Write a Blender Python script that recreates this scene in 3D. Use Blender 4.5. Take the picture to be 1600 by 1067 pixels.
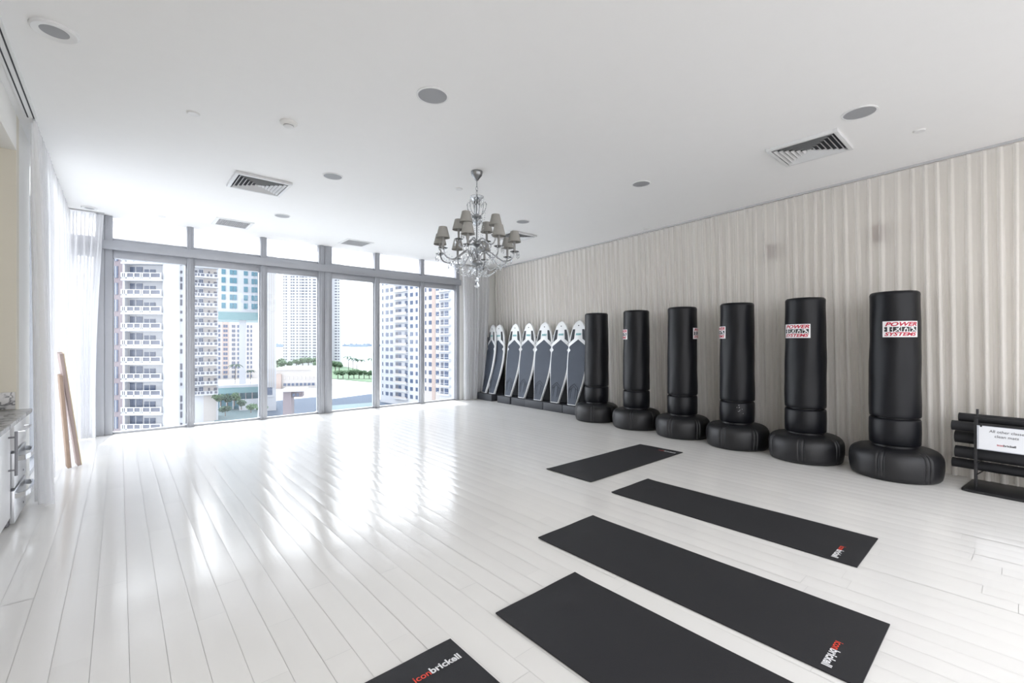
import bpy, bmesh, math, random
from mathutils import Vector, Matrix
R = math.radians
PI = math.pi
random.seed(7)
for o in list(bpy.data.objects):
    bpy.data.objects.remove(o, do_unlink=True)
SC = bpy.context.scene
COL = SC.collection

# ------------------------------------------------------------------ camera, world, sun, exposure
YAW = R(41.3)
CAM_H = 1.32
FPX = 698.0
HOR = 536.0
cam_d = bpy.data.cameras.new('camera')
cam = bpy.data.objects.new('camera', cam_d)
COL.objects.link(cam)
cam.location = (0, 0, CAM_H)
cam.rotation_euler = (R(90), 0, -YAW)
cam_d.sensor_width = 36.0
cam_d.lens = 36.0 * FPX / 1600.0
cam_d.shift_y = (HOR - 533.5) / 1600.0
cam_d.clip_end = 20000
cam_d.clip_start = 0.05
SC.camera = cam

w = bpy.data.worlds.new('sky')
SC.world = w
w.use_nodes = True
wn = w.node_tree.nodes
bg = wn['Background']
tc = wn.new('ShaderNodeTexCoord')
sx = wn.new('ShaderNodeSeparateXYZ')
cr = wn.new('ShaderNodeValToRGB')
cr.color_ramp.elements[0].position = 0.0
cr.color_ramp.elements[0].color = (0.985, 0.98, 1.0, 1)
cr.color_ramp.elements[1].position = 1.0
cr.color_ramp.elements[1].color = (0.87, 0.92, 1.0, 1)
w.node_tree.links.new(tc.outputs['Generated'], sx.inputs[0])
w.node_tree.links.new(sx.outputs['Z'], cr.inputs[0])
w.node_tree.links.new(cr.outputs[0], bg.inputs['Color'])
# the sky is brighter on the sunny side (+y) than on the far side
mr = wn.new('ShaderNodeMapRange')
mr.inputs['From Min'].default_value = -1.0
mr.inputs['From Max'].default_value = 1.0
mr.inputs['To Min'].default_value = 0.85
mr.inputs['To Max'].default_value = 2.15
w.node_tree.links.new(sx.outputs['Y'], mr.inputs['Value'])
w.node_tree.links.new(mr.outputs['Result'], bg.inputs['Strength'])

sun_d = bpy.data.lights.new('sun', 'SUN')
sun = bpy.data.objects.new('sun', sun_d)
COL.objects.link(sun)
sun_d.energy = 1.5
sun_d.angle = R(0.6)
sun_d.color = (1.0, 0.97, 0.92)
sun.rotation_euler = Vector((-0.06, -0.36, -1.0)).to_track_quat('-Z', 'Y').to_euler()
sun.location = (0, 30, 60)

SC.view_settings.view_transform = 'Standard'
SC.view_settings.look = 'None'
SC.view_settings.gamma = 1.0
SC.view_settings.use_curve_mapping = False
SC.view_settings.exposure = 1.55

# ------------------------------------------------------------------ materials
def mat(name, color, rough=0.5, metal=0.0, noise=0.04, scale=8.0, spec=0.5, bump=0.0, bscale=60.0, coat=0.0):
    m = bpy.data.materials.new(name)
    m.use_nodes = True
    nt = m.node_tree
    b = nt.nodes['Principled BSDF']
    t = nt.nodes.new('ShaderNodeTexCoord')
    n = nt.nodes.new('ShaderNodeTexNoise')
    n.inputs['Scale'].default_value = scale
    n.inputs['Detail'].default_value = 4
    nt.links.new(t.outputs['Object'], n.inputs['Vector'])
    mx = nt.nodes.new('ShaderNodeMixRGB')
    c = Vector(color)
    mx.inputs[1].default_value = (*(c * (1 - noise)), 1)
    mx.inputs[2].default_value = (*[min(1, v) for v in c * (1 + noise)], 1)
    nt.links.new(n.outputs['Fac'], mx.inputs[0])
    nt.links.new(mx.outputs[0], b.inputs['Base Color'])
    b.inputs['Roughness'].default_value = rough
    b.inputs['Metallic'].default_value = metal
    b.inputs['Specular IOR Level'].default_value = spec
    b.inputs['Coat Weight'].default_value = coat
    if bump > 0:
        n2 = nt.nodes.new('ShaderNodeTexNoise')
        n2.inputs['Scale'].default_value = bscale
        n2.inputs['Detail'].default_value = 5
        nt.links.new(t.outputs['Object'], n2.inputs['Vector'])
        bp = nt.nodes.new('ShaderNodeBump')
        bp.inputs['Strength'].default_value = bump
        bp.inputs['Distance'].default_value = 0.01
        nt.links.new(n2.outputs['Fac'], bp.inputs['Height'])
        nt.links.new(bp.outputs[0], b.inputs['Normal'])
    return m

def cloth_mat(name, color, clear, trans):
    m = bpy.data.materials.new(name)
    m.use_nodes = True
    nt = m.node_tree
    nt.nodes.remove(nt.nodes['Principled BSDF'])
    out = nt.nodes['Material Output']
    t = nt.nodes.new('ShaderNodeTexCoord')
    n = nt.nodes.new('ShaderNodeTexNoise')
    n.inputs['Scale'].default_value = 30
    nt.links.new(t.outputs['Object'], n.inputs['Vector'])
    mx = nt.nodes.new('ShaderNodeMixRGB')
    mx.inputs[1].default_value = (*(Vector(color) * 0.97), 1)
    mx.inputs[2].default_value = (*color, 1)
    nt.links.new(n.outputs['Fac'], mx.inputs[0])
    d = nt.nodes.new('ShaderNodeBsdfDiffuse')
    tr = nt.nodes.new('ShaderNodeBsdfTranslucent')
    nt.links.new(mx.outputs[0], d.inputs['Color'])
    nt.links.new(mx.outputs[0], tr.inputs['Color'])
    s1 = nt.nodes.new('ShaderNodeMixShader')
    s1.inputs[0].default_value = trans
    nt.links.new(d.outputs[0], s1.inputs[1])
    nt.links.new(tr.outputs[0], s1.inputs[2])
    tp = nt.nodes.new('ShaderNodeBsdfTransparent')
    s2 = nt.nodes.new('ShaderNodeMixShader')
    lw = nt.nodes.new('ShaderNodeLayerWeight'); lw.inputs['Blend'].default_value = 0.5
    ml = nt.nodes.new('ShaderNodeMath'); ml.operation = 'MULTIPLY_ADD'
    ml.inputs[1].default_value = -clear; ml.inputs[2].default_value = clear
    nt.links.new(lw.outputs['Facing'], ml.inputs[0])
    nt.links.new(ml.outputs[0], s2.inputs[0])
    nt.links.new(s1.outputs[0], s2.inputs[1])
    nt.links.new(tp.outputs[0], s2.inputs[2])
    nt.links.new(s2.outputs[0], out.inputs['Surface'])
    return m

def pane_mat(name, tint, gloss=1.0, frost=0.0):
    m = bpy.data.materials.new(name)
    m.use_nodes = True
    nt = m.node_tree
    nt.nodes.remove(nt.nodes['Principled BSDF'])
    out = nt.nodes['Material Output']
    tp = nt.nodes.new('ShaderNodeBsdfTransparent')
    tp.inputs['Color'].default_value = (*tint, 1)
    base = tp
    if frost > 0:
        tr = nt.nodes.new('ShaderNodeBsdfTranslucent')
        tr.inputs['Color'].default_value = (0.95, 0.96, 0.97, 1)
        s0 = nt.nodes.new('ShaderNodeMixShader')
        s0.inputs[0].default_value = frost
        nt.links.new(tp.outputs[0], s0.inputs[1])
        nt.links.new(tr.outputs[0], s0.inputs[2])
        base = s0
    gl = nt.nodes.new('ShaderNodeBsdfGlossy')
    gl.inputs['Roughness'].default_value = 0.02
    lw = nt.nodes.new('ShaderNodeLayerWeight')
    lw.inputs['Blend'].default_value = 0.5
    pw = nt.nodes.new('ShaderNodeMath'); pw.operation = 'POWER'; pw.inputs[1].default_value = 5.0
    nt.links.new(lw.outputs['Facing'], pw.inputs[0])
    mu = nt.nodes.new('ShaderNodeMath'); mu.operation = 'MULTIPLY_ADD'
    mu.inputs[1].default_value = 0.9 * gloss; mu.inputs[2].default_value = 0.035 * gloss
    nt.links.new(pw.outputs[0], mu.inputs[0])
    s = nt.nodes.new('ShaderNodeMixShader')
    nt.links.new(mu.outputs[0], s.inputs[0])
    nt.links.new(base.outputs[0], s.inputs[1])
    nt.links.new(gl.outputs[0], s.inputs[2])
    nt.links.new(s.outputs[0], out.inputs['Surface'])
    return m

def floor_mat():
    m = mat('white_lacquered_planks', (0.86, 0.84, 0.81), rough=0.15, noise=0.02, scale=3, spec=0.55, coat=0.0)
    nt = m.node_tree
    b = nt.nodes['Principled BSDF']
    t = nt.nodes.new('ShaderNodeTexCoord')
    mp = nt.nodes.new('ShaderNodeMapping')
    mp.inputs['Scale'].default_value = (40, 1.5, 1)
    n = nt.nodes.new('ShaderNodeTexNoise')
    n.inputs['Scale'].default_value = 2.0
    n.inputs['Detail'].default_value = 6
    nt.links.new(t.outputs['Object'], mp.inputs[0])
    nt.links.new(mp.outputs[0], n.inputs['Vector'])
    bp = nt.nodes.new('ShaderNodeBump')
    bp.inputs['Strength'].default_value = 0.05
    bp.inputs['Distance'].default_value = 0.004
    nt.links.new(n.outputs['Fac'], bp.inputs['Height'])
    nt.links.new(bp.outputs[0], b.inputs['Normal'])
    at = nt.nodes.new('ShaderNodeAttribute')
    at.attribute_name = 'tone'
    mul = nt.nodes.new('ShaderNodeMixRGB')
    mul.blend_type = 'MULTIPLY'
    mul.inputs[0].default_value = 1.0
    old = b.inputs['Base Color'].links[0].from_socket
    nt.links.new(old, mul.inputs[1])
    nt.links.new(at.outputs['Color'], mul.inputs[2])
    nt.links.new(mul.outputs[0], b.inputs['Base Color'])
    return m

def marble_mat():
    m = mat('white_marble', (0.75, 0.74, 0.73), rough=0.2)
    nt = m.node_tree
    b = nt.nodes['Principled BSDF']
    t = nt.nodes.new('ShaderNodeTexCoord')
    n = nt.nodes.new('ShaderNodeTexNoise')
    n.inputs['Scale'].default_value = 3.5
    n.inputs['Detail'].default_value = 7
    n.inputs['Distortion'].default_value = 2.2
    nt.links.new(t.outputs['Object'], n.inputs['Vector'])
    r = nt.nodes.new('ShaderNodeValToRGB')
    e = r.color_ramp.elements
    e[0].position = 0.46; e[0].color = (0.60, 0.59, 0.585, 1)
    e[1].position = 0.56; e[1].color = (0.55, 0.545, 0.54, 1)
    k = e.new(0.50); k.color = (0.10, 0.10, 0.11, 1)
    nt.links.new(n.outputs['Fac'], r.inputs[0])
    nt.links.new(r.outputs[0], b.inputs['Base Color'])
    return m

M = {}
M['floor'] = floor_mat()
M['subfloor'] = mat('plank_gap_grey', (0.60, 0.59, 0.57), 0.8)
M['ceiling'] = mat('white_ceiling_paint', (0.90, 0.895, 0.89), 0.85, noise=0.01)
M['wall'] = mat('white_wall_paint', (0.84, 0.83, 0.80), 0.8, noise=0.01)
M['wall_warm'] = mat('warm_white_wall_paint', (0.80, 0.765, 0.71), 0.8, noise=0.01)
M['beige'] = mat('cream_wall_paint', (0.74, 0.70, 0.60), 0.8, noise=0.01)
M['alu'] = mat('grey_window_metal', (0.40, 0.41, 0.44), 0.38, 0.35, noise=0.03)
M['glass'] = pane_mat('clear_window_glass', (0.96, 0.98, 0.99), 1.0)
M['frost'] = pane_mat('white_frosted_glass', (0.97, 0.98, 1.0), 0.6, 0.35)
M['sheer'] = cloth_mat('sheer_ivory_cloth', (0.96, 0.935, 0.90), 0.48, 0.28)
M['sheer_w'] = cloth_mat('sheer_white_cloth', (0.94, 0.94, 0.955), 0.36, 0.5)
M['tape'] = mat('white_header_tape', (0.82, 0.81, 0.79), 0.8)
M['black_vinyl'] = mat('black_vinyl', (0.005, 0.0055, 0.008), 0.38, noise=0.1, bump=0.08, bscale=240, spec=0.30)
M['black_plastic'] = mat('black_moulded_plastic', (0.008, 0.008, 0.010), 0.42, noise=0.1, bump=0.15, bscale=300)
M['mat_foam'] = mat('charcoal_mat_foam', (0.013, 0.013, 0.016), 0.62, noise=0.15, bump=0.35, bscale=420, scale=30)
M['black_steel'] = mat('black_steel', (0.02, 0.02, 0.022), 0.4, 0.3)
M['black_foam'] = mat('black_foam', (0.020, 0.021, 0.024), 0.75, noise=0.1)
M['stand_grey'] = mat('dark_stand_plastic', (0.040, 0.043, 0.052), 0.55, noise=0.1)
M['board_white'] = mat('white_board_shell', (0.80, 0.81, 0.82), 0.3)
M['pad_blue'] = mat('slate_deck_pad', (0.055, 0.068, 0.095), 0.62, noise=0.12, bump=0.2, bscale=200)
M['pad_dark'] = mat('dark_deck_pad', (0.022, 0.026, 0.035), 0.6, noise=0.1)
M['teal'] = mat('teal_print', (0.10, 0.42, 0.44), 0.5)
M['label_white'] = mat('white_label', (0.85, 0.84, 0.85), 0.4)
M['label_red'] = mat('red_print', (0.50, 0.015, 0.05), 0.5)
M['label_black'] = mat('black_print', (0.012, 0.012, 0.014), 0.5)
M['print_red'] = mat('orange_red_print', (0.80, 0.07, 0.04), 0.5)
M['print_white'] = mat('white_print', (0.85, 0.85, 0.86), 0.5)
M['print_grey'] = mat('grey_print', (0.06, 0.06, 0.07), 0.6)
M['paper'] = mat('white_paper', (0.78, 0.79, 0.82), 0.5)
M['acrylic'] = mat('clear_acrylic', (0.55, 0.57, 0.62), 0.1)
M['chrome'] = mat('polished_chrome', (0.72, 0.73, 0.75), 0.12, 1.0, noise=0.02)
M['chandelier_metal'] = mat('brushed_pewter', (0.30, 0.31, 0.32), 0.28, 0.9)
M['shade'] = mat('grey_linen_shade', (0.36, 0.35, 0.325), 0.9, noise=0.05, scale=60)
M['candle'] = mat('ivory_candle_sleeve', (0.33, 0.325, 0.315), 0.6)
M['cab_white'] = mat('white_cabinet_lacquer', (0.82, 0.82, 0.83), 0.3)
M['steel'] = mat('brushed_steel', (0.62, 0.63, 0.65), 0.3, 0.8)
M['steel_side'] = mat('grey_steel_side', (0.25, 0.25, 0.27), 0.4, 0.6)
M['marble'] = marble_mat()
M['speaker_grille'] = mat('grey_speaker_grille', (0.36, 0.365, 0.38), 0.7, noise=0.1, scale=300)
M['fixture_white'] = mat('white_fixture', (0.80, 0.80, 0.80), 0.5)
M['vent_white'] = mat('white_vent_blade', (0.74, 0.745, 0.75), 0.45)
M['vent_dark'] = mat('dark_duct', (0.05, 0.052, 0.058), 0.8)
M['grille_grey'] = mat('grey_return_grille', (0.50, 0.50, 0.51), 0.6)
M['sconce'] = mat('mauve_sconce', (0.16, 0.085, 0.07), 0.6)
M['wood_pink'] = mat('pink_primed_board', (0.50, 0.40, 0.37), 0.6, noise=0.1)
M['wood_edge'] = mat('yellow_raw_timber', (0.72, 0.60, 0.36), 0.6, noise=0.1)
M['wood_brown'] = mat('brown_timber', (0.45, 0.33, 0.25), 0.6, noise=0.1)
# outside
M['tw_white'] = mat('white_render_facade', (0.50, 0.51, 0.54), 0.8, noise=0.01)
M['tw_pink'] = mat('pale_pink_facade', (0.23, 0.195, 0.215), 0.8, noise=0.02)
M['tw_beige'] = mat('pale_beige_facade', (0.46, 0.43, 0.415), 0.8, noise=0.02)
M['tw_peach'] = mat('peach_facade', (0.40, 0.32, 0.29), 0.8, noise=0.02)
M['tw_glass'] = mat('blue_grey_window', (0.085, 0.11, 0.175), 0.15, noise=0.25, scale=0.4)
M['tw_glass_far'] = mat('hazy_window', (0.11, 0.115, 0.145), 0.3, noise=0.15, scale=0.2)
M['tw_teal'] = mat('teal_window', (0.09, 0.21, 0.27), 0.2, noise=0.25, scale=0.4)
M['tw_tealband'] = mat('teal_fascia', (0.17, 0.29, 0.31), 0.5)
M['rail'] = mat('grey_railing_panel', (0.12, 0.13, 0.17), 0.5, noise=0.2, scale=1)  # shade between the balcony posts put into this grey
M['terrace'] = mat('grey_added_terrace_tile', (0.22, 0.21, 0.20), 0.8, noise=0.08)
M['paving'] = mat('pale_paving', (0.42, 0.43, 0.44), 0.9, noise=0.06, scale=0.03)
M['asphalt'] = mat('blue_grey_asphalt', (0.035, 0.055, 0.09), 0.9, noise=0.12, scale=0.1)
M['court'] = mat('green_grey_court', (0.12, 0.17, 0.18), 0.9, noise=0.08, scale=0.1)
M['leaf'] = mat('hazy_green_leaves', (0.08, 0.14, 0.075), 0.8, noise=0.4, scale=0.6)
M['leaf_dark'] = mat('dark_green_leaves', (0.045, 0.085, 0.06), 0.8, noise=0.4, scale=0.6)
M['trunk'] = mat('grey_trunk', (0.12, 0.10, 0.09), 0.9)
M['water'] = mat('pale_bay_water', (0.26, 0.32, 0.36), 0.35, noise=0.03, scale=0.01)
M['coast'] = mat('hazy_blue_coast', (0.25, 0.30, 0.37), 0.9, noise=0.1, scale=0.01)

# ------------------------------------------------------------------ mesh builder
class MB:
    def __init__(self):
        self.bm = bmesh.new()
    def quad(self, pts):
        vs = [self.bm.verts.new(p) for p in pts]
        return self.bm.faces.new(vs)
    def box(self, x0, x1, y0, y1, z0, z1, mtx=None):
        ps = [Vector((x, y, z)) for z in (z0, z1) for y in (y0, y1) for x in (x0, x1)]
        if mtx: ps = [mtx @ p for p in ps]
        v = [self.bm.verts.new(p) for p in ps]
        for f in ((0, 2, 3, 1), (4, 5, 7, 6), (0, 1, 5, 4), (2, 6, 7, 3), (0, 4, 6, 2), (1, 3, 7, 5)):
            self.bm.faces.new([v[i] for i in f])
        return self
    def prism(self, pts, z0, z1, mtx=None):
        a = [Vector((p[0], p[1], z0)) for p in pts]
        b = [Vector((p[0], p[1], z1)) for p in pts]
        if mtx: a = [mtx @ p for p in a]; b = [mtx @ p for p in b]
        a = [self.bm.verts.new(p) for p in a]; b = [self.bm.verts.new(p) for p in b]
        n = len(pts)
        self.bm.faces.new(a[::-1]); self.bm.faces.new(b)
        for i in range(n):
            self.bm.faces.new((a[i], a[(i + 1) % n], b[(i + 1) % n], b[i]))
        return self
    def lathe(self, prof, seg=24, mtx=None, cap=True, wob=None):
        rings = []
        for (r, z) in prof:
            ring = []
            for i in range(seg):
                a = 2 * PI * i / seg
                rr = r if wob is None else wob(r, z, a)
                p = Vector((rr * math.cos(a), rr * math.sin(a), z))
                if mtx: p = mtx @ p
                ring.append(self.bm.verts.new(p))
            rings.append(ring)
        for k in range(len(rings) - 1):
            for i in range(seg):
                j = (i + 1) % seg
                self.bm.faces.new((rings[k][i], rings[k][j], rings[k + 1][j], rings[k + 1][i]))
        if cap:
            self.bm.faces.new(rings[0][::-1]); self.bm.faces.new(rings[-1])
        return self
    def cyl(self, r, z0, z1, seg=20, mtx=None, r1=None):
        return self.lathe([(r, z0), (r if r1 is None else r1, z1)], seg, mtx)
    def tube(self, pts, r, seg=8, radii=None, closed=False):
        pts = [Vector(p) for p in pts]
        n = len(pts); rings = []
        up = Vector((0, 0, 1))
        for i, p in enumerate(pts):
            if closed:
                t = (pts[(i + 1) % n] - pts[i - 1]).normalized()
            else:
                t = (pts[min(i + 1, n - 1)] - pts[max(i - 1, 0)]).normalized()
            u = t.cross(up)
            if u.length < 1e-3: u = t.cross(Vector((1, 0, 0)))
            u.normalize(); v = t.cross(u)
            rr = radii[i] if radii else r
            rings.append([self.bm.verts.new(p + rr * (math.cos(2 * PI * k / seg) * u + math.sin(2 * PI * k / seg) * v)) for k in range(seg)])
        m = n if closed else n - 1
        for i in range(m):
            A = rings[i]; B = rings[(i + 1) % n]
            for k in range(seg):
                l = (k + 1) % seg
                self.bm.faces.new((A[k], A[l], B[l], B[k]))
        if not closed:
            self.bm.faces.new(rings[0][::-1]); self.bm.faces.new(rings[-1])
        return self
    def ball(self, r, c, seg=8, rings=6, sz=1.0):
        prof = []
        for i in range(rings + 1):
            a = -PI / 2 + PI * i / rings
            prof.append((max(1e-4, r * math.cos(a)), r * sz * math.sin(a)))
        return self.lathe(prof, seg, Matrix.Translation(c))
    def xf(self, mtx):
        bmesh.ops.transform(self.bm, matrix=mtx, verts=self.bm.verts)
        return self
    def build(self, name, material, parent=None, smooth=False, bevel=0.0, angle=35, loc=None, bseg=2):
        bmesh.ops.recalc_face_normals(self.bm, faces=self.bm.faces)
        if bevel > 0:
            es = [e for e in self.bm.edges if len(e.link_faces) == 2 and e.calc_face_angle(0) > R(30)]
            bmesh.ops.bevel(self.bm, geom=es, offset=bevel, segments=bseg, affect='EDGES', profile=0.5)
        me = bpy.data.meshes.new(name)
        self.bm.to_mesh(me); self.bm.free()
        me.materials.append(material)
        if smooth or bevel > 0:
            for p in me.polygons: p.use_smooth = True
            me.set_sharp_from_angle(angle=R(angle))
        o = bpy.data.objects.new(name, me)
        COL.objects.link(o)
        if parent: o.parent = parent
        if loc: o.location = loc
        return o

def thing(name, label, cat, loc=(0, 0, 0), rz=0.0, group=None):
    o = bpy.data.objects.new(name, None)
    COL.objects.link(o)
    o.empty_display_size = 0.1
    o.location = loc; o.rotation_euler = (0, 0, rz)
    o['label'] = label; o['category'] = cat
    if group: o['group'] = group
    return o
def tag(o, label, cat, group=None, kind=None):
    o['label'] = label; o['category'] = cat
    if group: o['group'] = group
    if kind: o['kind'] = kind
    return o
def struct(o, label=None):
    o['kind'] = 'structure'
    if label: o['label'] = label; o['category'] = o.name.split('_')[0]
    return o
def copy_tree(o, parent=None):
    c = o.copy(); COL.objects.link(c)
    if parent: c.parent = parent
    for ch in list(o.children):
        copy_tree(ch, c)
    return c

def text_bm(s, width=None, height=None, bold=0.02, shear=0.0, depth=0.0015):
    """letters as a bmesh, origin at the left end of the base line; x along the text, y up"""
    cu = bpy.data.curves.new('lettering', 'FONT')
    cu.body = s; cu.size = 1.0; cu.offset = bold; cu.shear = shear; cu.resolution_u = 3
    ob = bpy.data.objects.new('lettering', cu)
    COL.objects.link(ob)
    dg = bpy.context.evaluated_depsgraph_get()
    me = bpy.data.meshes.new_from_object(ob.evaluated_get(dg))
    mb = MB(); mb.bm.from_mesh(me)
    bpy.data.objects.remove(ob); bpy.data.meshes.remove(me); bpy.data.curves.remove(cu)
    bmesh.ops.triangulate(mb.bm, faces=mb.bm.faces)
    xs = [v.co.x for v in mb.bm.verts]; ys = [v.co.y for v in mb.bm.verts]
    x0, x1, y0, y1 = min(xs), max(xs), min(ys), max(ys)
    sx_ = width / (x1 - x0)
    sy_ = height / (y1 - y0) if height else sx_
    for v in mb.bm.verts:
        v.co.x = (v.co.x - x0) * sx_
        v.co.y = (v.co.y - (y0 if height else 0)) * sy_
    return mb

def cam2w(X, Z, z=0.0):
    s, c = math.sin(YAW), math.cos(YAW)
    return Vector((X * c + Z * s, -X * s + Z * c, z))
def ray(px, py):
    s, c = math.sin(YAW), math.cos(YAW)
    X = (px - 800) / FPX
    return Vector((X * c + s, -X * s + c, -(py - HOR) / FPX))
def on_z(px, py, z):
    d = ray(px, py); t = (z - CAM_H) / d.z
    return Vector((0, 0, CAM_H)) + d * t

# ------------------------------------------------------------------ room shell
CE = 3.15
YW = 8.63          # inner face of the window wall
XL = -0.62         # left wall
Z_LH = 2.95        # head of the added left glazing
def wall_x(y):     # line of the right curtain track
    return 6.045 + 0.106 * y

def build_floor():
    mb = MB(); bm = mb.bm
    col = bm.loops.layers.float_color.new('tone')
    rnd = random.Random(3)
    W = 0.121; x = -1.3; gap = 0.0007
    y_lo, y_hi = -1.5, YW + 0.16
    while x < 7.4:
        y = y_lo - rnd.uniform(0, 1.2)
        while y < y_hi:
            L = rnd.uniform(0.85, 1.35)
            a, b = max(y, y_lo), min(y + L, y_hi)
            y += L
            if b - a < 0.02: continue
            tx = rnd.gauss(0, 0.002); ty = rnd.gauss(0, 0.0006)
            cup = rnd.uniform(0.0003, 0.0006)
            tone = rnd.uniform(0.965, 1.0)
            n = 6
            rows = []
            for yy in (a + gap, b - gap):
                r = []
                for i in range(n + 1):
                    t = i / n * 2 - 1
                    xx = x + W / 2 + t * (W / 2 - gap)
                    z = -0.0006 - cup * t * t + tx * t * W / 2 + ty * (yy - (a + b) / 2)
                    if abs(t) == 1: z -= 0.0002
                    r.append(bm.verts.new((xx, yy, z)))
                rows.append(r)
            for i in range(n):
                f = bm.faces.new((rows[0][i], rows[0][i + 1], rows[1][i + 1], rows[1][i]))
                for l in f.loops: l[col] = (tone, tone, tone * 1.0, 1)
        x += W
    me = bpy.data.meshes.new('floor')
    bm.to_mesh(me); bm.free()
    me.materials.append(M['floor'])
    for p in me.polygons: p.use_smooth = True
    o = bpy.data.objects.new('floor', me); COL.objects.link(o)
    struct(o)
    sub = MB().box(-1.3, 7.4, y_lo, y_hi, -0.05, -0.0035).build('floor_slab', M['subfloor'])
    struct(sub)
build_floor()
struct(MB().box(-1.6, 7.5, -1.5, YW + 0.35, CE, CE + 0.2).build('ceiling', M['ceiling']))
# left wall: pier, soffit over the niche, niche back
struct(MB().box(XL - 0.2, XL, 5.42, 6.00, 0, CE).box(XL - 0.2, XL, YW - 0.1, YW + 0.2, 0, CE).box(XL - 0.2, XL, 6.00, YW - 0.1, Z_LH, CE).build('wall_left', M['wall']))
wl = bpy.data.objects.new('window_8', None); COL.objects.link(wl); wl['kind'] = 'structure'  # unseen glazing added behind the curtain to let in more daylight
wl.location = (XL - 0.1, 6.00, 0)
LW = YW - 0.1 - 6.00
MB().box(-0.004, 0.004, 0, LW, 0.04, Z_LH).build('glass_pane', M['glass'], wl)
wf = MB().box(-0.05, 0.05, 0, LW, 0, 0.05)
for q in (0, LW / 2 - 0.03, LW - 0.06): wf.box(-0.05, 0.05, q, q + 0.06, 0.05, Z_LH)
wf.build('window_frame', M['alu'], wl)
struct(MB().box(XL - 0.7, XL, 5.30, 5.42, 0, CE).build('wall_left_niche_end', M['beige']))
struct(MB().box(XL - 0.9, XL, -1.5, 5.30, 2.86, CE).build('wall_left_soffit', M['wall']))
struct(MB().box(XL - 0.9, XL - 0.7, -1.5, 5.42, 0, 2.86).build('wall_left_niche_back', M['beige']))
# right wall behind the curtain
a0, a1 = -1.5, YW + 0.2
off = 0.27
struct(MB().prism([(wall_x(a0) + off, a0), (wall_x(a0) + off + 0.2, a0), (wall_x(a1) + off + 0.2, a1), (wall_x(a1) + off, a1)], 0, CE).build('wall_right', M['wall_warm']))
struct(MB().box(-3.0, 9.0, -9.0, -1.5, -0.25, -0.06).build('floor_added_terrace', M['terrace']))  # unseen slab, added to cut the light reaching the ceiling from below
# front wall: narrow piers either side of the glazing
struct(MB().box(XL - 0.2, XL + 0.02, YW, YW + 0.2, 0, CE).box(5.95, 7.4, YW, YW + 0.2, 0, CE).build('wall_front', M['wall']))

# ------------------------------------------------------------------ window wall
Z_HEAD, Z_B0, Z_B1, Z_TR = 2.55, 2.66, 2.78, 2.835
G = YW + 0.07
edges = [(-0.163, -0.075), (0.795, 0.883), (1.825, 1.918), None, (3.885, 3.993), (4.935, 5.024), (5.86, 5.95)]
struct(MB().box(-0.255, -0.163, YW - 0.02, YW + 0.14, 0, CE).box(-0.163, -0.075, YW - 0.005, YW + 0.12, 0, CE).build('trim_1', M['alu'], bevel=0.004))
for i, (a, b) in enumerate([(0.795, 0.883), (1.825, 1.918), (2.79, 2.895), (2.90, 3.03), (3.885, 3.993), (4.935, 5.024), (5.86, 5.95)]):
    struct(MB().box(a, b, YW, YW + 0.12, 0, CE).box(a + 0.03, b - 0.03, YW - 0.012, YW, 0, CE).build('trim_%d' % (i + 2), M['alu'], bevel=0.003))
struct(MB().box(XL + 0.02, 5.97, YW - 0.055, YW + 0.10, Z_B0, Z_B1).box(XL + 0.02, 5.97, YW - 0.03, YW + 0.1, Z_B1, Z_B1 + 0.012)
       .build('trim_9', M['alu'], bevel=0.004))
bays = [(XL + 0.02, -0.255), (-0.075, 0.795), (0.883, 1.825), (1.918, 2.79), (3.03, 3.885), (3.993, 4.935), (5.024, 5.86)]
for i, (a, b) in enumerate(bays):
    o = bpy.data.objects.new('window_%d' % (i + 1), None); COL.objects.link(o); o['kind'] = 'structure'
    o.location = (a, G, 0)
    d = b - a
    MB().box(0, d, -0.004, 0.004, 0.02, Z_HEAD + 0.01).build('glass_pane', M['glass'], o)
    MB().box(0, d, -0.004, 0.004, Z_TR - 0.01, CE).build('transom_pane', M['frost'], o)
    fr = MB().box(0, d, -0.03, 0.05, 0.0, 0.028).box(0, d, -0.05, 0.05, Z_HEAD, Z_B0).box(0, 0.018, -0.03, 0.03, 0.05, Z_HEAD)
    fr.box(d - 0.018, d, -0.03, 0.03, 0.05, Z_HEAD).box(0, d, -0.04, 0.05, Z_B1, Z_TR)
    fr.build('window_frame', M['alu'], o, bevel=0.003)

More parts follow.
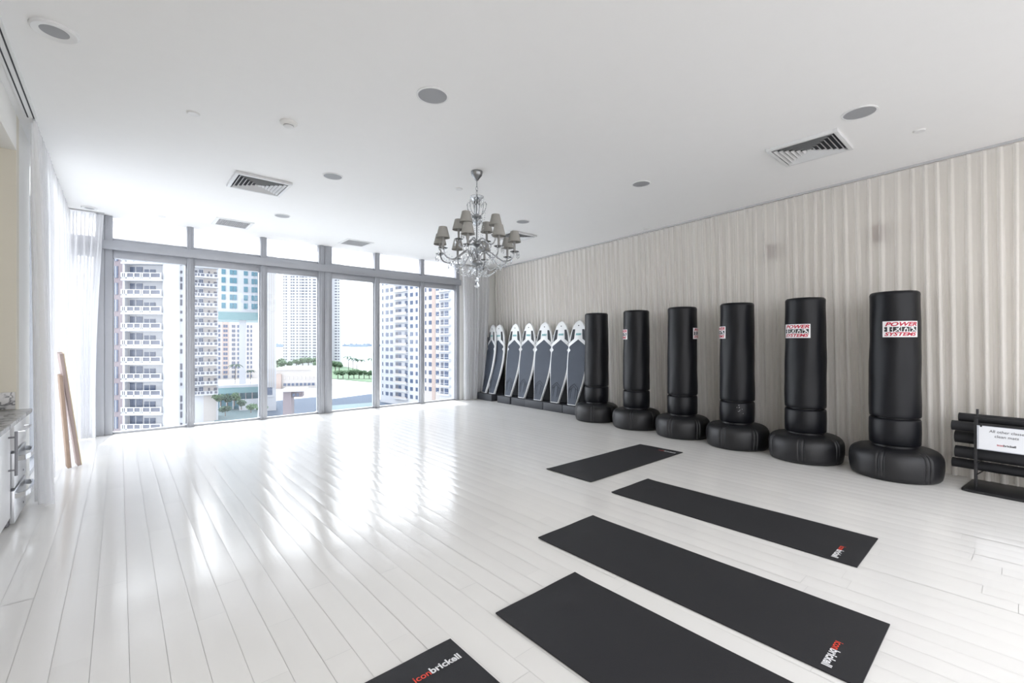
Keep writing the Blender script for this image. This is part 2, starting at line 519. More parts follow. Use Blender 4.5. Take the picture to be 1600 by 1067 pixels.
# ------------------------------------------------------------------ curtains
def curtain(name, label, path, z_top, z_bot, amp, lam, material, seed=1, drop=None, samples=14, zrows=14, soft=True):
    """path(t) -> (x, y) along the track, t in metres; drop(t, v) -> (along, outward) displacement, v = 0 top, 1 hem"""
    rnd = random.Random(seed)
    L, P, N = path
    root = thing(name, label, 'curtain', (*P(L / 2), 0))
    ox, oy = P(L / 2)
    # irregular pleats
    cuts = [0.0]
    while cuts[-1] < L:
        cuts.append(cuts[-1] + lam * rnd.uniform(0.72, 1.3))
    amps = [amp * rnd.uniform(0.65, 1.25) for _ in cuts]
    lean = [rnd.gauss(0, 0.02) for _ in cuts]
    bm = bmesh.new()
    cols = []
    for k in range(len(cuts) - 1):
        for s in range(samples):
            cols.append((k, s / samples))
    rows = []
    for r in range(zrows + 1):
        v = r / zrows
        row = []
        for (k, s) in cols:
            t0 = min(cuts[k] + s * (cuts[k + 1] - cuts[k]), L)
            a = amps[k] * (1 - s) + amps[k + 1] * s
            ln = lean[k] * (1 - s) + lean[k + 1] * s
            ph = 2 * PI * s
            head = 0.55 + 0.45 * min(1, v * 5)
            aa = a * head * (1 + 0.25 * v)
            if soft:
                al = t0 + ln * v + aa * 0.42 * math.sin(2 * ph)
                ou = aa * math.sin(ph) + 0.25 * aa * math.sin(ph * 0.5 + k * 1.7) * v
            else:   # flat cloth with narrow standing folds
                g = math.exp(-((s - 0.5) / 0.10) ** 2)
                al = t0 + ln * v + aa * 0.30 * math.sin(2 * ph) * math.exp(-((s - 0.5) / 0.2) ** 2)
                ou = -aa * (1.5 * g - 0.35) + 0.22 * aa * math.sin(ph * 0.5 + k * 1.7) * (0.4 + v)
            if drop:
                d1, d2 = drop(t0, v); al += d1; ou += d2
            x, y = P(al); nx, ny = N
            row.append(bm.verts.new((x + nx * ou - ox, y + ny * ou - oy, z_top + (z_bot - z_top) * v)))
        rows.append(row)
    for r in range(zrows):
        for c in range(len(cols) - 1):
            bm.faces.new((rows[r][c], rows[r][c + 1], rows[r + 1][c + 1], rows[r + 1][c]))
    me = bpy.data.meshes.new('cloth'); bm.to_mesh(me); bm.free()
    me.materials.append(material)
    for p in me.polygons: p.use_smooth = True
    o = bpy.data.objects.new('cloth', me); COL.objects.link(o); o.parent = root
    # ceiling rail and header tape
    mb = MB(); n = 40
    nx, ny = N
    for i in range(n):
        pa = P(L * i / n); pb = P(L * (i + 1) / n)
        q = [(pa[0] - nx * .006 - ox, pa[1] - ny * .006 - oy), (pa[0] + nx * .006 - ox, pa[1] + ny * .006 - oy),
             (pb[0] + nx * .006 - ox, pb[1] + ny * .006 - oy), (pb[0] - nx * .006 - ox, pb[1] - ny * .006 - oy)]
        mb.prism(q, z_top + 0.012, CE)
    mb.build('curtain_rail', M['grille_grey'], root)
    return root

# right-hand curtain along the long wall
ya, yb = -1.4, YW - 0.12
dirv = Vector((0.106, 1, 0)).normalized()
def P_right(t): return (wall_x(ya) + dirv.x * t, ya + dirv.y * t)
curtain('sheer_curtain', 'long ivory sheer pleated curtain covering the wall behind the black punching bags',
        ((yb - ya) / dirv.y, P_right, (dirv.y, -dirv.x)), CE - 0.035, 0.012, 0.034, 0.112, M['sheer'], seed=5, soft=False, samples=18,
        drop=lambda t, v: (0.012 * math.sin(t * 9.1) * v, 0.13 * v))
# left-hand curtain
def P_left(t): return (-0.525 + 0.0 * t, 5.26 + t)
curtain('sheer_curtain', 'tall white sheer curtain on left wall beside the marble-topped cabinet',
        (3.10, P_left, (1, 0)), CE - 0.03, 0.012, 0.036, 0.11, M['sheer_w'], seed=11,
        drop=lambda t, v: (-0.10 * v * max(0, 1 - t / 0.8), 0.075 * v * max(0, 1 - t / 0.7) - 0.03 * v * min(1, max(0, (t - .5)))))
# gathered curtains in the two window corners
def P_cl(t): return (-0.52 + t, YW - 0.13)
curtain('sheer_curtain', 'gathered white sheer curtain in left window corner behind the leaning boards',
        (0.36, P_cl, (0, -1)), CE - 0.03, 0.012, 0.05, 0.075, M['sheer_w'], seed=21,
        drop=lambda t, v: (-0.14 * math.sin(min(1, v * 1.1) * PI * 0.5) * t / 0.36 * 0.75, 0.015 * v))
def P_cr(t): return (5.94 + t, YW - 0.13)
curtain('sheer_curtain', 'gathered white sheer curtain in right window corner beside the upright boards',
        (0.80, P_cr, (0, -1)), CE - 0.03, 0.012, 0.05, 0.095, M['sheer_w'], seed=31,
        drop=lambda t, v: (0.05 * v - 0.30 * v * t, 0.02 * v + 0.03 * math.sin(v * 5) * v))

# ceiling curtain track on the left, empty part
t = thing('curtain_track', 'twin-channel white ceiling curtain track running from the left curtain towards the camera', 'track', (-0.535, 2.2, CE))
MB().box(-0.035, 0.035, -4.0, 3.05, -0.02, 0).build('rail', M['fixture_white'], t)
for s in (-1, 1):
    MB().box(s * 0.017 - 0.004, s * 0.017 + 0.004, -4.0, 3.05, -0.0225, -0.0195).build('channel', M['vent_dark'], t)
t = None

# ------------------------------------------------------------------ punching bags
BAG_R, BASE_R = 0.203, 0.368
def groove_base(r, z, a):
    # moulded drum base with pairs of vertical grooves
    d = 0
    if z > 0.03 and r > 0.25:
        for k in range(6):
            c = k * PI / 3
            for e in (-0.06, 0.06):
                x = (a - c - e + PI) % (2 * PI) - PI
                d += 0.012 * math.exp(-(x / 0.022) ** 2)
    return r - d
def make_bag():
    root = thing('standing_punching_bag', '', 'punching bag', (0, 0, 0), 0, 'black free-standing punching bags along the curtain')
    prof = [(0.30, 0.0), (0.340, 0.004), (0.353, 0.02), (0.360, 0.05), (0.367, 0.10), (0.369, 0.15), (0.367, 0.19), (0.360, 0.222), (0.347, 0.248), (0.328, 0.267),
            (0.30, 0.281), (0.26, 0.291), (0.20, 0.296)]
    MB().lathe(prof, 300, wob=groove_base).build('base', M['black_plastic'], root, smooth=True, angle=60)
    MB().lathe([(0.16, 0.29), (0.18, 0.293), (0.18, 0.33), (0.16, 0.335)], 40).build('collar', M['black_plastic'], root, smooth=True)
    nk = [(0.17, 0.314), (0.192, 0.316), (0.202, 0.328), (0.205, 0.44), (0.203, 0.558), (0.196, 0.572), (0.172, 0.575)]
    MB().lathe(nk, 56).build('lower_pad', M['black_vinyl'], root, smooth=True, angle=60)
    MB().lathe([(0.16, 0.57), (0.16, 0.60)], 32).build('pole', M['black_plastic'], root)
    def wob(r, z, a): return r + 0.0035 * math.sin(2 * a + z * 3) + 0.002 * math.sin(5 * a - z * 7) if r > 0.15 else r
    bp = [(0.170, 0.587), (0.193, 0.589), (0.200, 0.602)]
    for i in range(15): bp.append((0.2005 + 0.0015 * math.sin(i * 1.3), 0.63 + 1.15 * i / 14))
    bp += [(0.201, 1.800), (0.196, 1.818), (0.183, 1.829), (0.14, 1.833), (0.05, 1.835), (0.004, 1.835)]
    MB().lathe(bp, 56, wob=wob).build('bag', M['black_vinyl'], root, smooth=True, angle=60)
    return root

def wrap(mb, r, z0):
    """bend a flat label (x across, y up) round a cylinder of radius r; faces local -y"""
    for v in mb.bm.verts:
        a = v.co.x / r
        rr = r + v.co.z
        v.co = Vector((rr * math.sin(a), -rr * math.cos(a), z0 + v.co.y))
    return mb
def grid_patch(x0, x1, y0, y1, z, n=10):
    mb = MB()
    for i in range(n):
        a = x0 + (x1 - x0) * i / n; b = x0 + (x1 - x0) * (i + 1) / n
        mb.quad([(a, y0, z), (b, y0, z), (b, y1, z), (a, y1, z)])
    bmesh.ops.remove_doubles(mb.bm, verts=mb.bm.verts, dist=1e-5)
    return mb
def stroke(mb, pts, wd, z):
    for (a, b) in zip(pts[:-1], pts[1:]):
        a = Vector((a[0], a[1], 0)); b = Vector((b[0], b[1], 0))
        d = (b - a).normalized(); n = Vector((-d.y, d.x, 0)) * wd / 2
        a = a - d * wd * .3; b = b + d * wd * .3
        mb.quad([(a + n) + Vector((0, 0, z)), (a - n) + Vector((0, 0, z)), (b - n) + Vector((0, 0, z)), (b + n) + Vector((0, 0, z))])
def add_logo(root, ang):
    h = Matrix.Rotation(ang, 4, 'Z')
    r = 0.2072; zc = 1.455; W, H = 0.285, 0.155
    pl = wrap(grid_patch(-W / 2, W / 2, -H / 2, H / 2, 0.0008, 16), r, zc).xf(h).build('logo_patch', M['label_white'], root, smooth=True, angle=60)
    def put(mb, name, m, y, x, z=0.0022):
        for v in mb.bm.verts: v.co += Vector((x, y, z))
        wrap(mb, r, zc).xf(h).build(name, m, pl)
    put(text_bm('POWER', 0.255, 0.040, bold=0.035, shear=0.30), 'lettering', M['label_red'], 0.029, -0.122)
    put(text_bm('SYSTEMS', 0.255, 0.036, bold=0.035, shear=0.30), 'lettering', M['label_red'], -0.066, -0.127)
    xs = [-0.128, -0.0625, 0.003, 0.0675]
    for x in xs:
        put(grid_patch(x, x + 0.06, -0.024, 0.022, 0.0, 4), 'pictogram_panel', M['label_black'], 0, 0, 0.0018)
    figs = [MB() for _ in xs]
    fg = figs[0]
    x = xs[0]
    stroke(fg, [(x + .0, -.001), (x + .06, -.001)], .006, 0); stroke(fg, [(x + .032, .020), (x + .032, -.022)], .017, 0)
    x = xs[1]; fg = figs[1]
    stroke(fg, [(x + .012, -.022), (x + .034, -.004), (x + .050, .018)], .008, 0); stroke(fg, [(x + .034, -.004), (x + .046, -.010), (x + .052, -.022)], .007, 0)
    stroke(fg, [(x + .024, .008), (x + .042, .008)], .006, 0)
    x = xs[2]; fg = figs[2]
    stroke(fg, [(x + .018, -.022), (x + .024, .004), (x + .034, .016)], .008, 0); stroke(fg, [(x + .024, .006), (x + .044, .002), (x + .042, -.022)], .007, 0)
    x = xs[3]; fg = figs[3]
    stroke(fg, [(x + .008, .012), (x + .028, .006), (x + .050, -.016)], .010, 0); stroke(fg, [(x + .018, .020), (x + .034, .012)], .008, 0)
    stroke(fg, [(x + .020, -.018), (x + .032, -.006)], .008, 0)
    for fg in figs: put(fg, 'pictogram', M['label_white'], 0, 0, 0.0030)

bag0 = make_bag()
bag_pos = [(6.185, 4.83), (6.125, 4.00), (6.06, 3.20), (5.985, 2.415), (5.91, 1.63), (5.845, 0.835)]
bag_lab = ['black standing punching bag right beside the row of upright boards',
           'second black standing punching bag counting from the upright boards',
           'third black standing punching bag counting from the upright boards',
           'fourth black punching bag from the boards, scuffed on its lower pad',
           'fifth black punching bag, red and white logo near its left edge, beside the largest one',
           'nearest, largest black punching bag with red and white logo, next to the mat rack']
# the label of each bag: horizontal angle from the direction to the camera
logo_deg = [None, -80, 82, -78, -26, 14]
bags = []
for i, (x, y) in enumerate(bag_pos):
    o = bag0 if i == 0 else copy_tree(bag0)
    o.location = (x, y, 0)
    o['label'] = bag_lab[i]
    bags.append(o)
for i, o in enumerate(bags):
    x, y = bag_pos[i]
    face = math.atan2(-x, y)      # rotation that turns local -y towards the camera: direction (-x,-y)
    face = math.atan2(-y, -x) + PI / 2
    o.rotation_euler = (0, 0, face + [0.3, 0.28, 0.06, 0.05, 0.42, 0.22][i])
    if logo_deg[i] is not None:
        add_logo(o, R(logo_deg[i]) - [0.3, 0.28, 0.06, 0.05, 0.42, 0.22][i])
    if i == 3:
        rn = random.Random(4)
        for k in range(9):
            mb = MB()
            cx = 0.02 + rn.gauss(0, 0.02); cz = rn.gauss(0, 0.035)
            mb.quad([(cx, cz, 0), (cx + rn.uniform(.004, .012), cz - .003, 0), (cx + rn.uniform(.003, .01), cz + rn.uniform(.004, .01), 0)])
            wrap(mb, 0.2062, 0.47).build('scuff_mark', M['speaker_grille'], o)

# ------------------------------------------------------------------ yoga mats
MW, ML, MT = 0.585, 1.745, 0.006
def make_mat():
    root = thing('yoga_mat', '', 'mat', (0, 0, 0), 0, 'black yoga mats laid on the white floor')
    rn = random.Random(2)
    nx, ny = 14, 40
    mb = MB(); bm = mb.bm
    V = {}
    for i in range(nx + 1):
        for j in range(ny + 1):
            u, v = i / nx, j / ny
            x = (u - .5) * MW; y = (v - .5) * ML
            z = 0.0012 * (math.sin(u * 5 + v * 9) + math.sin(u * 11 - v * 13)) * 0.5 + 0.0012
            z += 0.006 * math.exp(-((u - .55) / .10) ** 2 - ((v - .90) / .03) ** 2)
            z += 0.004 * max(0, (v - 0.93) / 0.07) ** 2
            V[i, j] = bm.verts.new((x, y, MT + z))
    for i in range(nx):
        for j in range(ny):
            bm.faces.new((V[i, j], V[i + 1, j], V[i + 1, j + 1], V[i, j + 1]))
    rim = [V[i, 0] for i in range(nx + 1)] + [V[nx, j] for j in range(1, ny + 1)] + [V[i, ny] for i in range(nx - 1, -1, -1)] + [V[0, j] for j in range(ny - 1, 0, -1)]
    lo = [bm.verts.new((v.co.x, v.co.y, max(0.0004, v.co.z - MT - 0.0005))) for v in rim]
    n = len(rim)
    for i in range(n):
        bm.faces.new((rim[i], lo[i], lo[(i + 1) % n], rim[(i + 1) % n]))
    bm.faces.new(lo[::-1])
    mb.build('mat_sheet', M['mat_foam'], root, smooth=True, angle=50)
    # printed name near the -y end: reads along -x from the +x side
    W = 0.215
    zt = MT + 0.0042
    rot = Matrix.Rotation(PI, 4, 'Z')
    a = text_bm('icon', W * 0.335, None, bold=0.015)
    b = text_bm('brickell', W * 0.655, None, bold=0.03)
    for v in b.bm.verts: v.co.x += W * 0.345
    base = Matrix.Translation((-0.045, -ML / 2 + 0.135, zt)) @ rot
    a.xf(base).build('lettering', M['print_red'], root)
    b.xf(base).build('lettering', M['print_white'], root)
    return root
m0 = make_mat()
mats = [((4.22, 2.975), PI / 2, 'black yoga mat lying crosswise, farthest from the camera and nearest the bags'),
        ((3.545, 1.505), 0, 'black yoga mat lying lengthwise just in front of the crosswise far mat'),
        ((2.415, 1.275), 0, 'black yoga mat whose whole length shows, with large red and white logo near right corner'),
        ((1.665, 0.81), 0, 'wide black yoga mat cut by the lower frame, no logo visible'),
        ((0.812, 0.80), PI, 'black yoga mat corner cut by the bottom frame, logo at its far end')]
for i, (p, rz, lab) in enumerate(mats):
    o = m0 if i == 0 else copy_tree(m0)
    o.location = (p[0], p[1], 0.0005); o.rotation_euler = (0, 0, rz)
    o['label'] = lab

# ------------------------------------------------------------------ upright boards on their stands
def outline(L, Wd, n=40):
    """half outline of the board: list of (half width, height)"""
    pts = []
    for i in range(n + 1):
        v = i / n
        # blunt pinched tail at the bottom, widest at 0.55, pointed nose
        if v < 0.56:
            s = v / 0.56
            wv = 0.40 + 0.60 * math.sin(s * PI / 2) ** 1.15
        else:
            s = (v - 0.56) / 0.44
            wv = max(0.0, 1 - s ** 2.3) ** 0.56
        pts.append((max(0.008, Wd / 2 * wv), v * L))
    return pts
def half_w(pts, z):
    for (a, b) in zip(pts[:-1], pts[1:]):
        if a[1] <= z <= b[1]:
            t = (z - a[1]) / (b[1] - a[1]); return a[0] + (b[0] - a[0]) * t
    return pts[-1][0]
BL, BW = 1.60, 0.50
def make_board():
    root = thing('balance_board', '', 'board', (0, 0, 0), 0, 'upright boards leaning on the curtain wall')
    P = outline(BL, BW)
    th = 0.062
    def bow(z):                       # rocker: nose and tail curve towards the front
        u = z / BL - 0.45
        return -0.085 * u * u * 2.2
    mb = MB(); rings = []
    for (hw, z) in P:
        y0 = bow(z)
        e = min(1.0, hw / 0.06)
        t2 = th / 2 * (0.45 + 0.55 * e)
        sec = [(-hw, 0), (-hw * .985, -t2 * .7), (-hw * .94, -t2), (0, -t2 * 1.02), (hw * .94, -t2), (hw * .985, -t2 * .7), (hw, 0), (hw * .9, t2 * .8), (0, t2 * 1.1), (-hw * .9, t2 * .8)]
        rings.append([mb.bm.verts.new((x, y0 + y, z)) for (x, y) in sec])
    for A, B in zip(rings[:-1], rings[1:]):
        for k in range(10):
            mb.bm.faces.new((A[k], A[(k + 1) % 10], B[(k + 1) % 10], B[k]))
    mb.bm.faces.new(rings[0][::-1]); mb.bm.faces.new(rings[-1])
    shell = mb.build('board_shell', M['board_white'], root, smooth=True, angle=50)
    def face_y(z):
        hw = half_w(P, z); e = min(1.0, hw / 0.06)
        return bow(z) - th / 2 * (0.45 + 0.55 * e) * 1.02
    def pad(name, m, lo, hi, z0, z1, n=26, lift=0.004, parent=root):
        """lo(z), hi(z): left and right limit at height z"""
        mb = MB(); L = []
        for i in range(n + 1):
            z = z0 + (z1 - z0) * i / n
            a, b = lo(z), hi(z)
            y = face_y(z) - lift
            L.append([mb.bm.verts.new(q) for q in ((a, y + lift * 1.2, z), (a, y, z), ((a + b) / 2, y - .001, z), (b, y, z), (b, y + lift * 1.2, z))])
        for A, B in zip(L[:-1], L[1:]):
            for k in range(4):
                mb.bm.faces.new((A[k], A[k + 1], B[k + 1], B[k]))
        return mb.build(name, m, parent, smooth=True, angle=40)
    zs = 1.10      # shoulders of the big pad, its peak is at 1.24
    def edge(z):
        hw = half_w(P, z) * 0.86
        if z > zs:
            hw = min(hw, half_w(P, zs) * 0.86 * max(0.0, (1.235 - z) / (1.235 - zs)) + 0.002)
        # notch of the hand hold
        if abs(z - 1.03) < 0.045: hw -= 0.042 * (1 - abs(z - 1.03) / 0.045)
        return hw
    dp = pad('deck_pad', M['pad_blue'], lambda z: -edge(z), edge, 0.012, 1.235, 60)
    # embossed chevrons in the tail
    ch = MB()
    for k, dz in enumerate((0.0, 0.05)):
        for s in (-1, 1):
            a = Vector((0, face_y(0.40 - dz) - .0075, 0.40 - dz)); b = Vector((s * 0.10, face_y(0.32 - dz) - .0075, 0.32 - dz))
            ch.tube([a, b], 0.003, 4)
            c_ = Vector((s * (0.10 - .05 * k), face_y(0.12) - .0075, 0.12))
            ch.tube([Vector((s * (0.10 - .05 * k), face_y(0.32 - dz) - .0075, 0.32 - dz + .04 * k)), c_], 0.003, 4)
    ch.build('tread_line', M['pad_dark'], dp)
    for s in (-1, 1):
        def inn(z, s=s):
            u = (z - 1.14) / (1.43 - 1.14)
            return s * (0.115 + (0.085 - 0.115) * u)
        def out(z, s=s):
            u = (z - 1.14) / (1.43 - 1.14)
            return s * max(0.115 + (0.085 - 0.115) * u + 0.004, min(half_w(P, z) * 0.83, 0.30))
        def inn2(z, s=s):   # lower edge follows the chevron
            lim = 0.03 + (1.30 - z) * 1.5
            return s * max(abs(inn(z)), lim if z < 1.24 else 0)
        def out2(z, s=s):
            return s * max(abs(inn2(z)) + 0.002, abs(out(z)) )
        pad('side_pad', M['pad_dark'], inn2, out2, 1.13, 1.43, 18)
    # teal print and the leash plug
    tp = MB()
    for k in range(5):
        x = -0.062 + k * 0.026; z0 = 1.315
        y = face_y(1.335) - 0.0035
        tp.quad([(x, y, z0), (x + 0.019, y, z0 + .006), (x + 0.021, y, z0 + .042), (x + 0.003, y, z0 + .040)])
    tp.build('print_band', M['teal'], root)
    MB().cyl(0.011, 0, 0.006, 12, Matrix.Translation((0, face_y(1.50) - 0.001, 1.50)) @ Matrix.Rotation(R(90), 4, 'X')).build('leash_plug', M['pad_dark'], root)
    return root
def make_stand(wd):
    root = thing('board_stand', '', 'stand', (0, 0, 0), 0, 'black stands holding the upright boards')
    MB().box(-wd / 2, wd / 2, -0.0, 0.34, 0, 0.155).build('base_block', M['stand_grey'], root, bevel=0.006)
    MB().box(-wd / 2 + .01, wd / 2 - .01, 0.34, 0.385, 0, 1.46).build('back_panel', M['black_foam'], root, bevel=0.004)
    return root
def y_for_px(px, x):
    s, c = math.sin(YAW), math.cos(YAW)
    k = (px - 800) / FPX
    return (x * c - k * x * s) / (s + k * c)
stand_spec = [(8.22, 0.62), (7.47, 0.44), (6.98, 0.46), (6.50, 0.53), (5.96, 0.52), (5.44, 0.50)]
stand_lab = ['black block stand with tall back panel, farthest, against the right window-corner curtain',
             'second black board stand from the window corner',
             'third black board stand from the window corner',
             'fourth black board stand from the window corner',
             'fifth black board stand from the window corner',
             'black board stand partly hidden by the farthest punching bag base']
ROT = -PI / 2
for i, (y, wd) in enumerate(stand_spec):
    s_ = make_stand(wd)
    s_.location = (6.25 + 0.03 * (y - 5.3), y, 0)
    s_.rotation_euler = (0, 0, ROT - 0.03)
    s_['label'] = stand_lab[i]
b0 = make_board()
bot_px = [755, 767, 793, 815, 841, 868, 896]
b_lab = ['white-railed board with slate pad, leftmost, half hidden by the window-corner curtain',
         'second upright board from the window corner, white nose and slate pad',
         'third upright board from the window corner, white nose and slate pad',
         'middle of the seven upright boards, white nose and slate pad',
         'fifth upright board from the window corner, its right edge touching its neighbour',
         'sixth upright board from the window corner, between two touching boards',
         'rightmost upright board, nearest the first punching bag, white nose and slate pad']
for i, px in enumerate(bot_px):
    o = b0 if i == 0 else copy_tree(b0)
    xb = 6.36
    y = y_for_px(px, xb)
    o.location = (xb + 0.03 * (y - 5.3), y, 0.158)
    lean = -R(8.6)
    o.rotation_euler = (lean, 0, ROT + (-0.30 if i == 0 else -0.06 if i < 4 else 0.02))
    o['label'] = b_lab[i]

# ------------------------------------------------------------------ mat rack with rolled mats and sign
RK = Vector((5.985, 0.30, 0))
wa = math.atan2(-1, -0.106) # direction along the wall towards the camera side
rack = thing('mat_rack', 'black steel rack holding rolled exercise mats, right of the nearest punching bag', 'rack', RK, wa)
# local x: along the wall to the right of the photo, local y: away from the room (+) / into it (-) after the rotation
pl = [(-0.02, -0.30), (0.03, -0.33), (1.05, -0.33), (1.05, 0.16), (0.03, 0.16), (-0.02, 0.13)]
flip = -1 if (Matrix.Rotation(wa, 4, 'Z') @ Vector((0, 1, 0))).x < 0 else 1
pl = [(x, y * flip) for x, y in pl]
MB().prism(pl, 0.0, 0.022).build('base_plate', M['black_steel'], rack, bevel=0.004)
def rk(x, y, z): return (x, y * flip, z)
for x in (0.06, 0.95):
    MB().box(x - .007, x + .007, -0.257, -0.243, 0.02, 0.665).build('front_post', M['black_steel'], rack, bevel=0.002) if flip == 1 else MB().box(x - .007, x + .007, 0.243, 0.257, 0.02, 0.665).build('front_post', M['black_steel'], rack, bevel=0.002)
    MB().tube([rk(x - .01, -0.14, 0.02), rk(x - .01, -0.135, 0.4), rk(x - .005, -0.12, 0.72)], 0.009, 10).build('rear_post', M['black_steel'], rack, smooth=True)
    arms = [0.13, 0.235, 0.365, 0.49]
    for z in arms[:4]:
        MB().tube([rk(x, -0.25, z + 0.01), rk(x, 0.07, z - 0.005)], 0.006, 8).build('arm', M['black_steel'], rack, smooth=True)
MB().tube([rk(0.06, -0.25, 0.655), rk(0.95, -0.25, 0.655)], 0.009, 8).build('top_rail', M['black_steel'], rack, smooth=True)
for x in (0.44, 0.70):
    MB().tube([rk(x, -0.24, 0.16), rk(x, -0.245, 0.36)], 0.007, 8).build('divider_rod', M['black_steel'], rack, smooth=True)

def make_roll(r, L):
    root = thing('rolled_mat', '', 'mat', (0, 0, 0), 0, 'black mats rolled up on the rack')
    mb = MB()
    # spiral cross-section
    pts_o, pts_i = [], []
    turns = 4; n = 26 * turns; tk = r / turns * 0.86
    for i in range(n + 1):
        a = 2 * PI * i / 26
        rr = r - tk * 0.96 * (i / 26) * 0.98
        if rr < 0.006: break
        pts_o.append((rr * math.cos(a), rr * math.sin(a))); pts_i.append(((rr - tk * .72) * math.cos(a), (rr - tk * .72) * math.sin(a)))
    loop = []
    A = [[mb.bm.verts.new((x, p[0], p[1])) for p in pts_o] for x in (0, L)]
    B = [[mb.bm.verts.new((x, p[0], p[1])) for p in pts_i] for x in (0, L)]
    for k in range(len(pts_o) - 1):
        mb.bm.faces.new((A[0][k], A[0][k + 1], A[1][k + 1], A[1][k]))
        mb.bm.faces.new((B[0][k], B[1][k], B[1][k + 1], B[0][k + 1]))
        for e in (0, 1):
            mb.bm.faces.new((A[e][k], B[e][k], B[e][k + 1], A[e][k + 1]))
    mb.bm.faces.new((A[0][0], A[1][0], B[1][0], B[0][0]))
    mb.build('roll', M['mat_foam'], root, smooth=True, angle=50)
    return root
rolls = [(-0.13, 0.02, 0.185, 0.048, 'bottom rolled black mat on the rack, poking out farthest left'),
         (-0.10, -0.03, 0.300, 0.060, 'second rolled black mat from the bottom of the rack, below the sign'),
         (-0.11, 0.02, 0.432, 0.062, 'rolled black mat in the middle of the rack, behind the white sign'),
         (-0.12, -0.05, 0.545, 0.050, 'second rolled black mat from the top of the rack'),
         (-0.09, 0.05, 0.615, 0.046, 'topmost rolled black mat on the rack')]
RM = Matrix.Translation(RK) @ Matrix.Rotation(wa, 4, 'Z')
for (x, y, z, r, lab) in rolls:
    o = make_roll(r, 1.25)
    o.location = RM @ Vector(rk(x, y - 0.03, z)); o.rotation_euler = (0, 0, wa); o['label'] = lab
# sign in its clear frame
sg = thing('sign', 'small white landscape notice hung on the front of the mat rack', 'sign', RM @ Vector(rk(0.075, -0.275, 0.385)), wa)
SW, SH = 0.345, 0.21
def sg_box(x0, x1, y0, y1, z0, z1):
    ys = sorted((y0 * flip, y1 * flip)); return MB().box(x0, x1, ys[0], ys[1], z0, z1)
sg_box(0, SW, -0.006, 0.0, 0, SH).build('sign_frame', M['acrylic'], sg, bevel=0.0015)
sg_box(0.012, SW - 0.012, -0.0075, -0.006, 0.008, SH - 0.004).build('paper_sheet', M['paper'], sg)
def sg_text(s, wdt, x, z, m, bold=0.0, shear=0.0):
    tb = text_bm(s, wdt, None, bold=bold, shear=shear)
    for v in tb.bm.verts: v.co = Vector((x + v.co.x, (-0.0085) * flip, z + v.co.y))
    tb.build('lettering', m, sg)
sg_text('All other classes', 0.215, 0.075, 0.158, M['print_grey'], 0.004, 0.1)
sg_text('clean mats', 0.14, 0.108, 0.118, M['print_grey'], 0.004, 0.1)
sg_text('icon', 0.037, 0.122, 0.048, M['label_red'], 0.02)
sg_text('brickell', 0.072, 0.160, 0.048, M['label_black'], 0.03)
for x in (0.02, SW - 0.03):
    sg_box(x, x + 0.012, -0.009, 0.004, SH - 0.012, SH + 0.012).build('hanging_clip', M['black_steel'], sg)

# ------------------------------------------------------------------ chandelier
CH = Vector((2.864, 3.829, 0))
ch = thing('chandelier', 'crystal chandelier with twelve small grey shades hanging from the white ceiling', 'chandelier', (CH.x, CH.y, CE))
def chz(z): return z - CE
CG = bpy.data.materials.new('cut_crystal'); CG.use_nodes = True
_b = CG.node_tree.nodes['Principled BSDF']
_b.inputs['Base Color'].default_value = (0.93, 0.95, 0.97, 1)
_b.inputs['Transmission Weight'].default_value = 1.0
_b.inputs['Roughness'].default_value = 0.03
_b.inputs['IOR'].default_value = 1.5
_n = CG.node_tree.nodes.new('ShaderNodeTexNoise'); _n.inputs['Scale'].default_value = 90
_bp = CG.node_tree.nodes.new('ShaderNodeBump'); _bp.inputs['Strength'].default_value = 0.15
CG.node_tree.links.new(_n.outputs['Fac'], _bp.inputs['Height']); CG.node_tree.links.new(_bp.outputs[0], _b.inputs['Normal'])
MB().lathe([(0.062, chz(CE)), (0.064, chz(3.135)), (0.058, chz(3.125)), (0.058, chz(3.112)), (0.05, chz(3.10)), (0.030, chz(3.075)), (0.016, chz(3.055)), (0.006, chz(3.05))], 28).build('canopy', M['chandelier_metal'], ch, smooth=True)
MB().tube([(0, 0, chz(3.06)), (0, 0, chz(2.985))], 0.004, 8).build('cord', M['chandelier_metal'], ch)
for k, zc in enumerate((2.965, 2.925)):
    pts = []
    for i in range(14):
        a = 2 * PI * i / 14
        q = Vector((0.011 * math.cos(a), 0, 0.027 * math.sin(a)))
        if k: q = Vector((0, q.x, q.z))
        pts.append(q + Vector((0, 0, chz(zc))))
    MB().tube(pts, 0.0028, 6, closed=True).build('chain_link', M['chandelier_metal'], ch, smooth=True)
MB().tube([(0, 0, chz(2.90)), (0, 0, chz(2.02))], 0.008, 10).build('stem', M['chandelier_metal'], ch, smooth=True)
for (z, r) in ((2.665, 0.052), (2.375, 0.058), (2.175, 0.066)):
    MB().lathe([(0.012, chz(z + .03)), (r * .6, chz(z + .022)), (r, chz(z + .008)), (r, chz(z - .008)), (r * .55, chz(z - .022)), (0.012, chz(z - .035))], 24).build('hub', M['chandelier_metal'], ch, smooth=True)
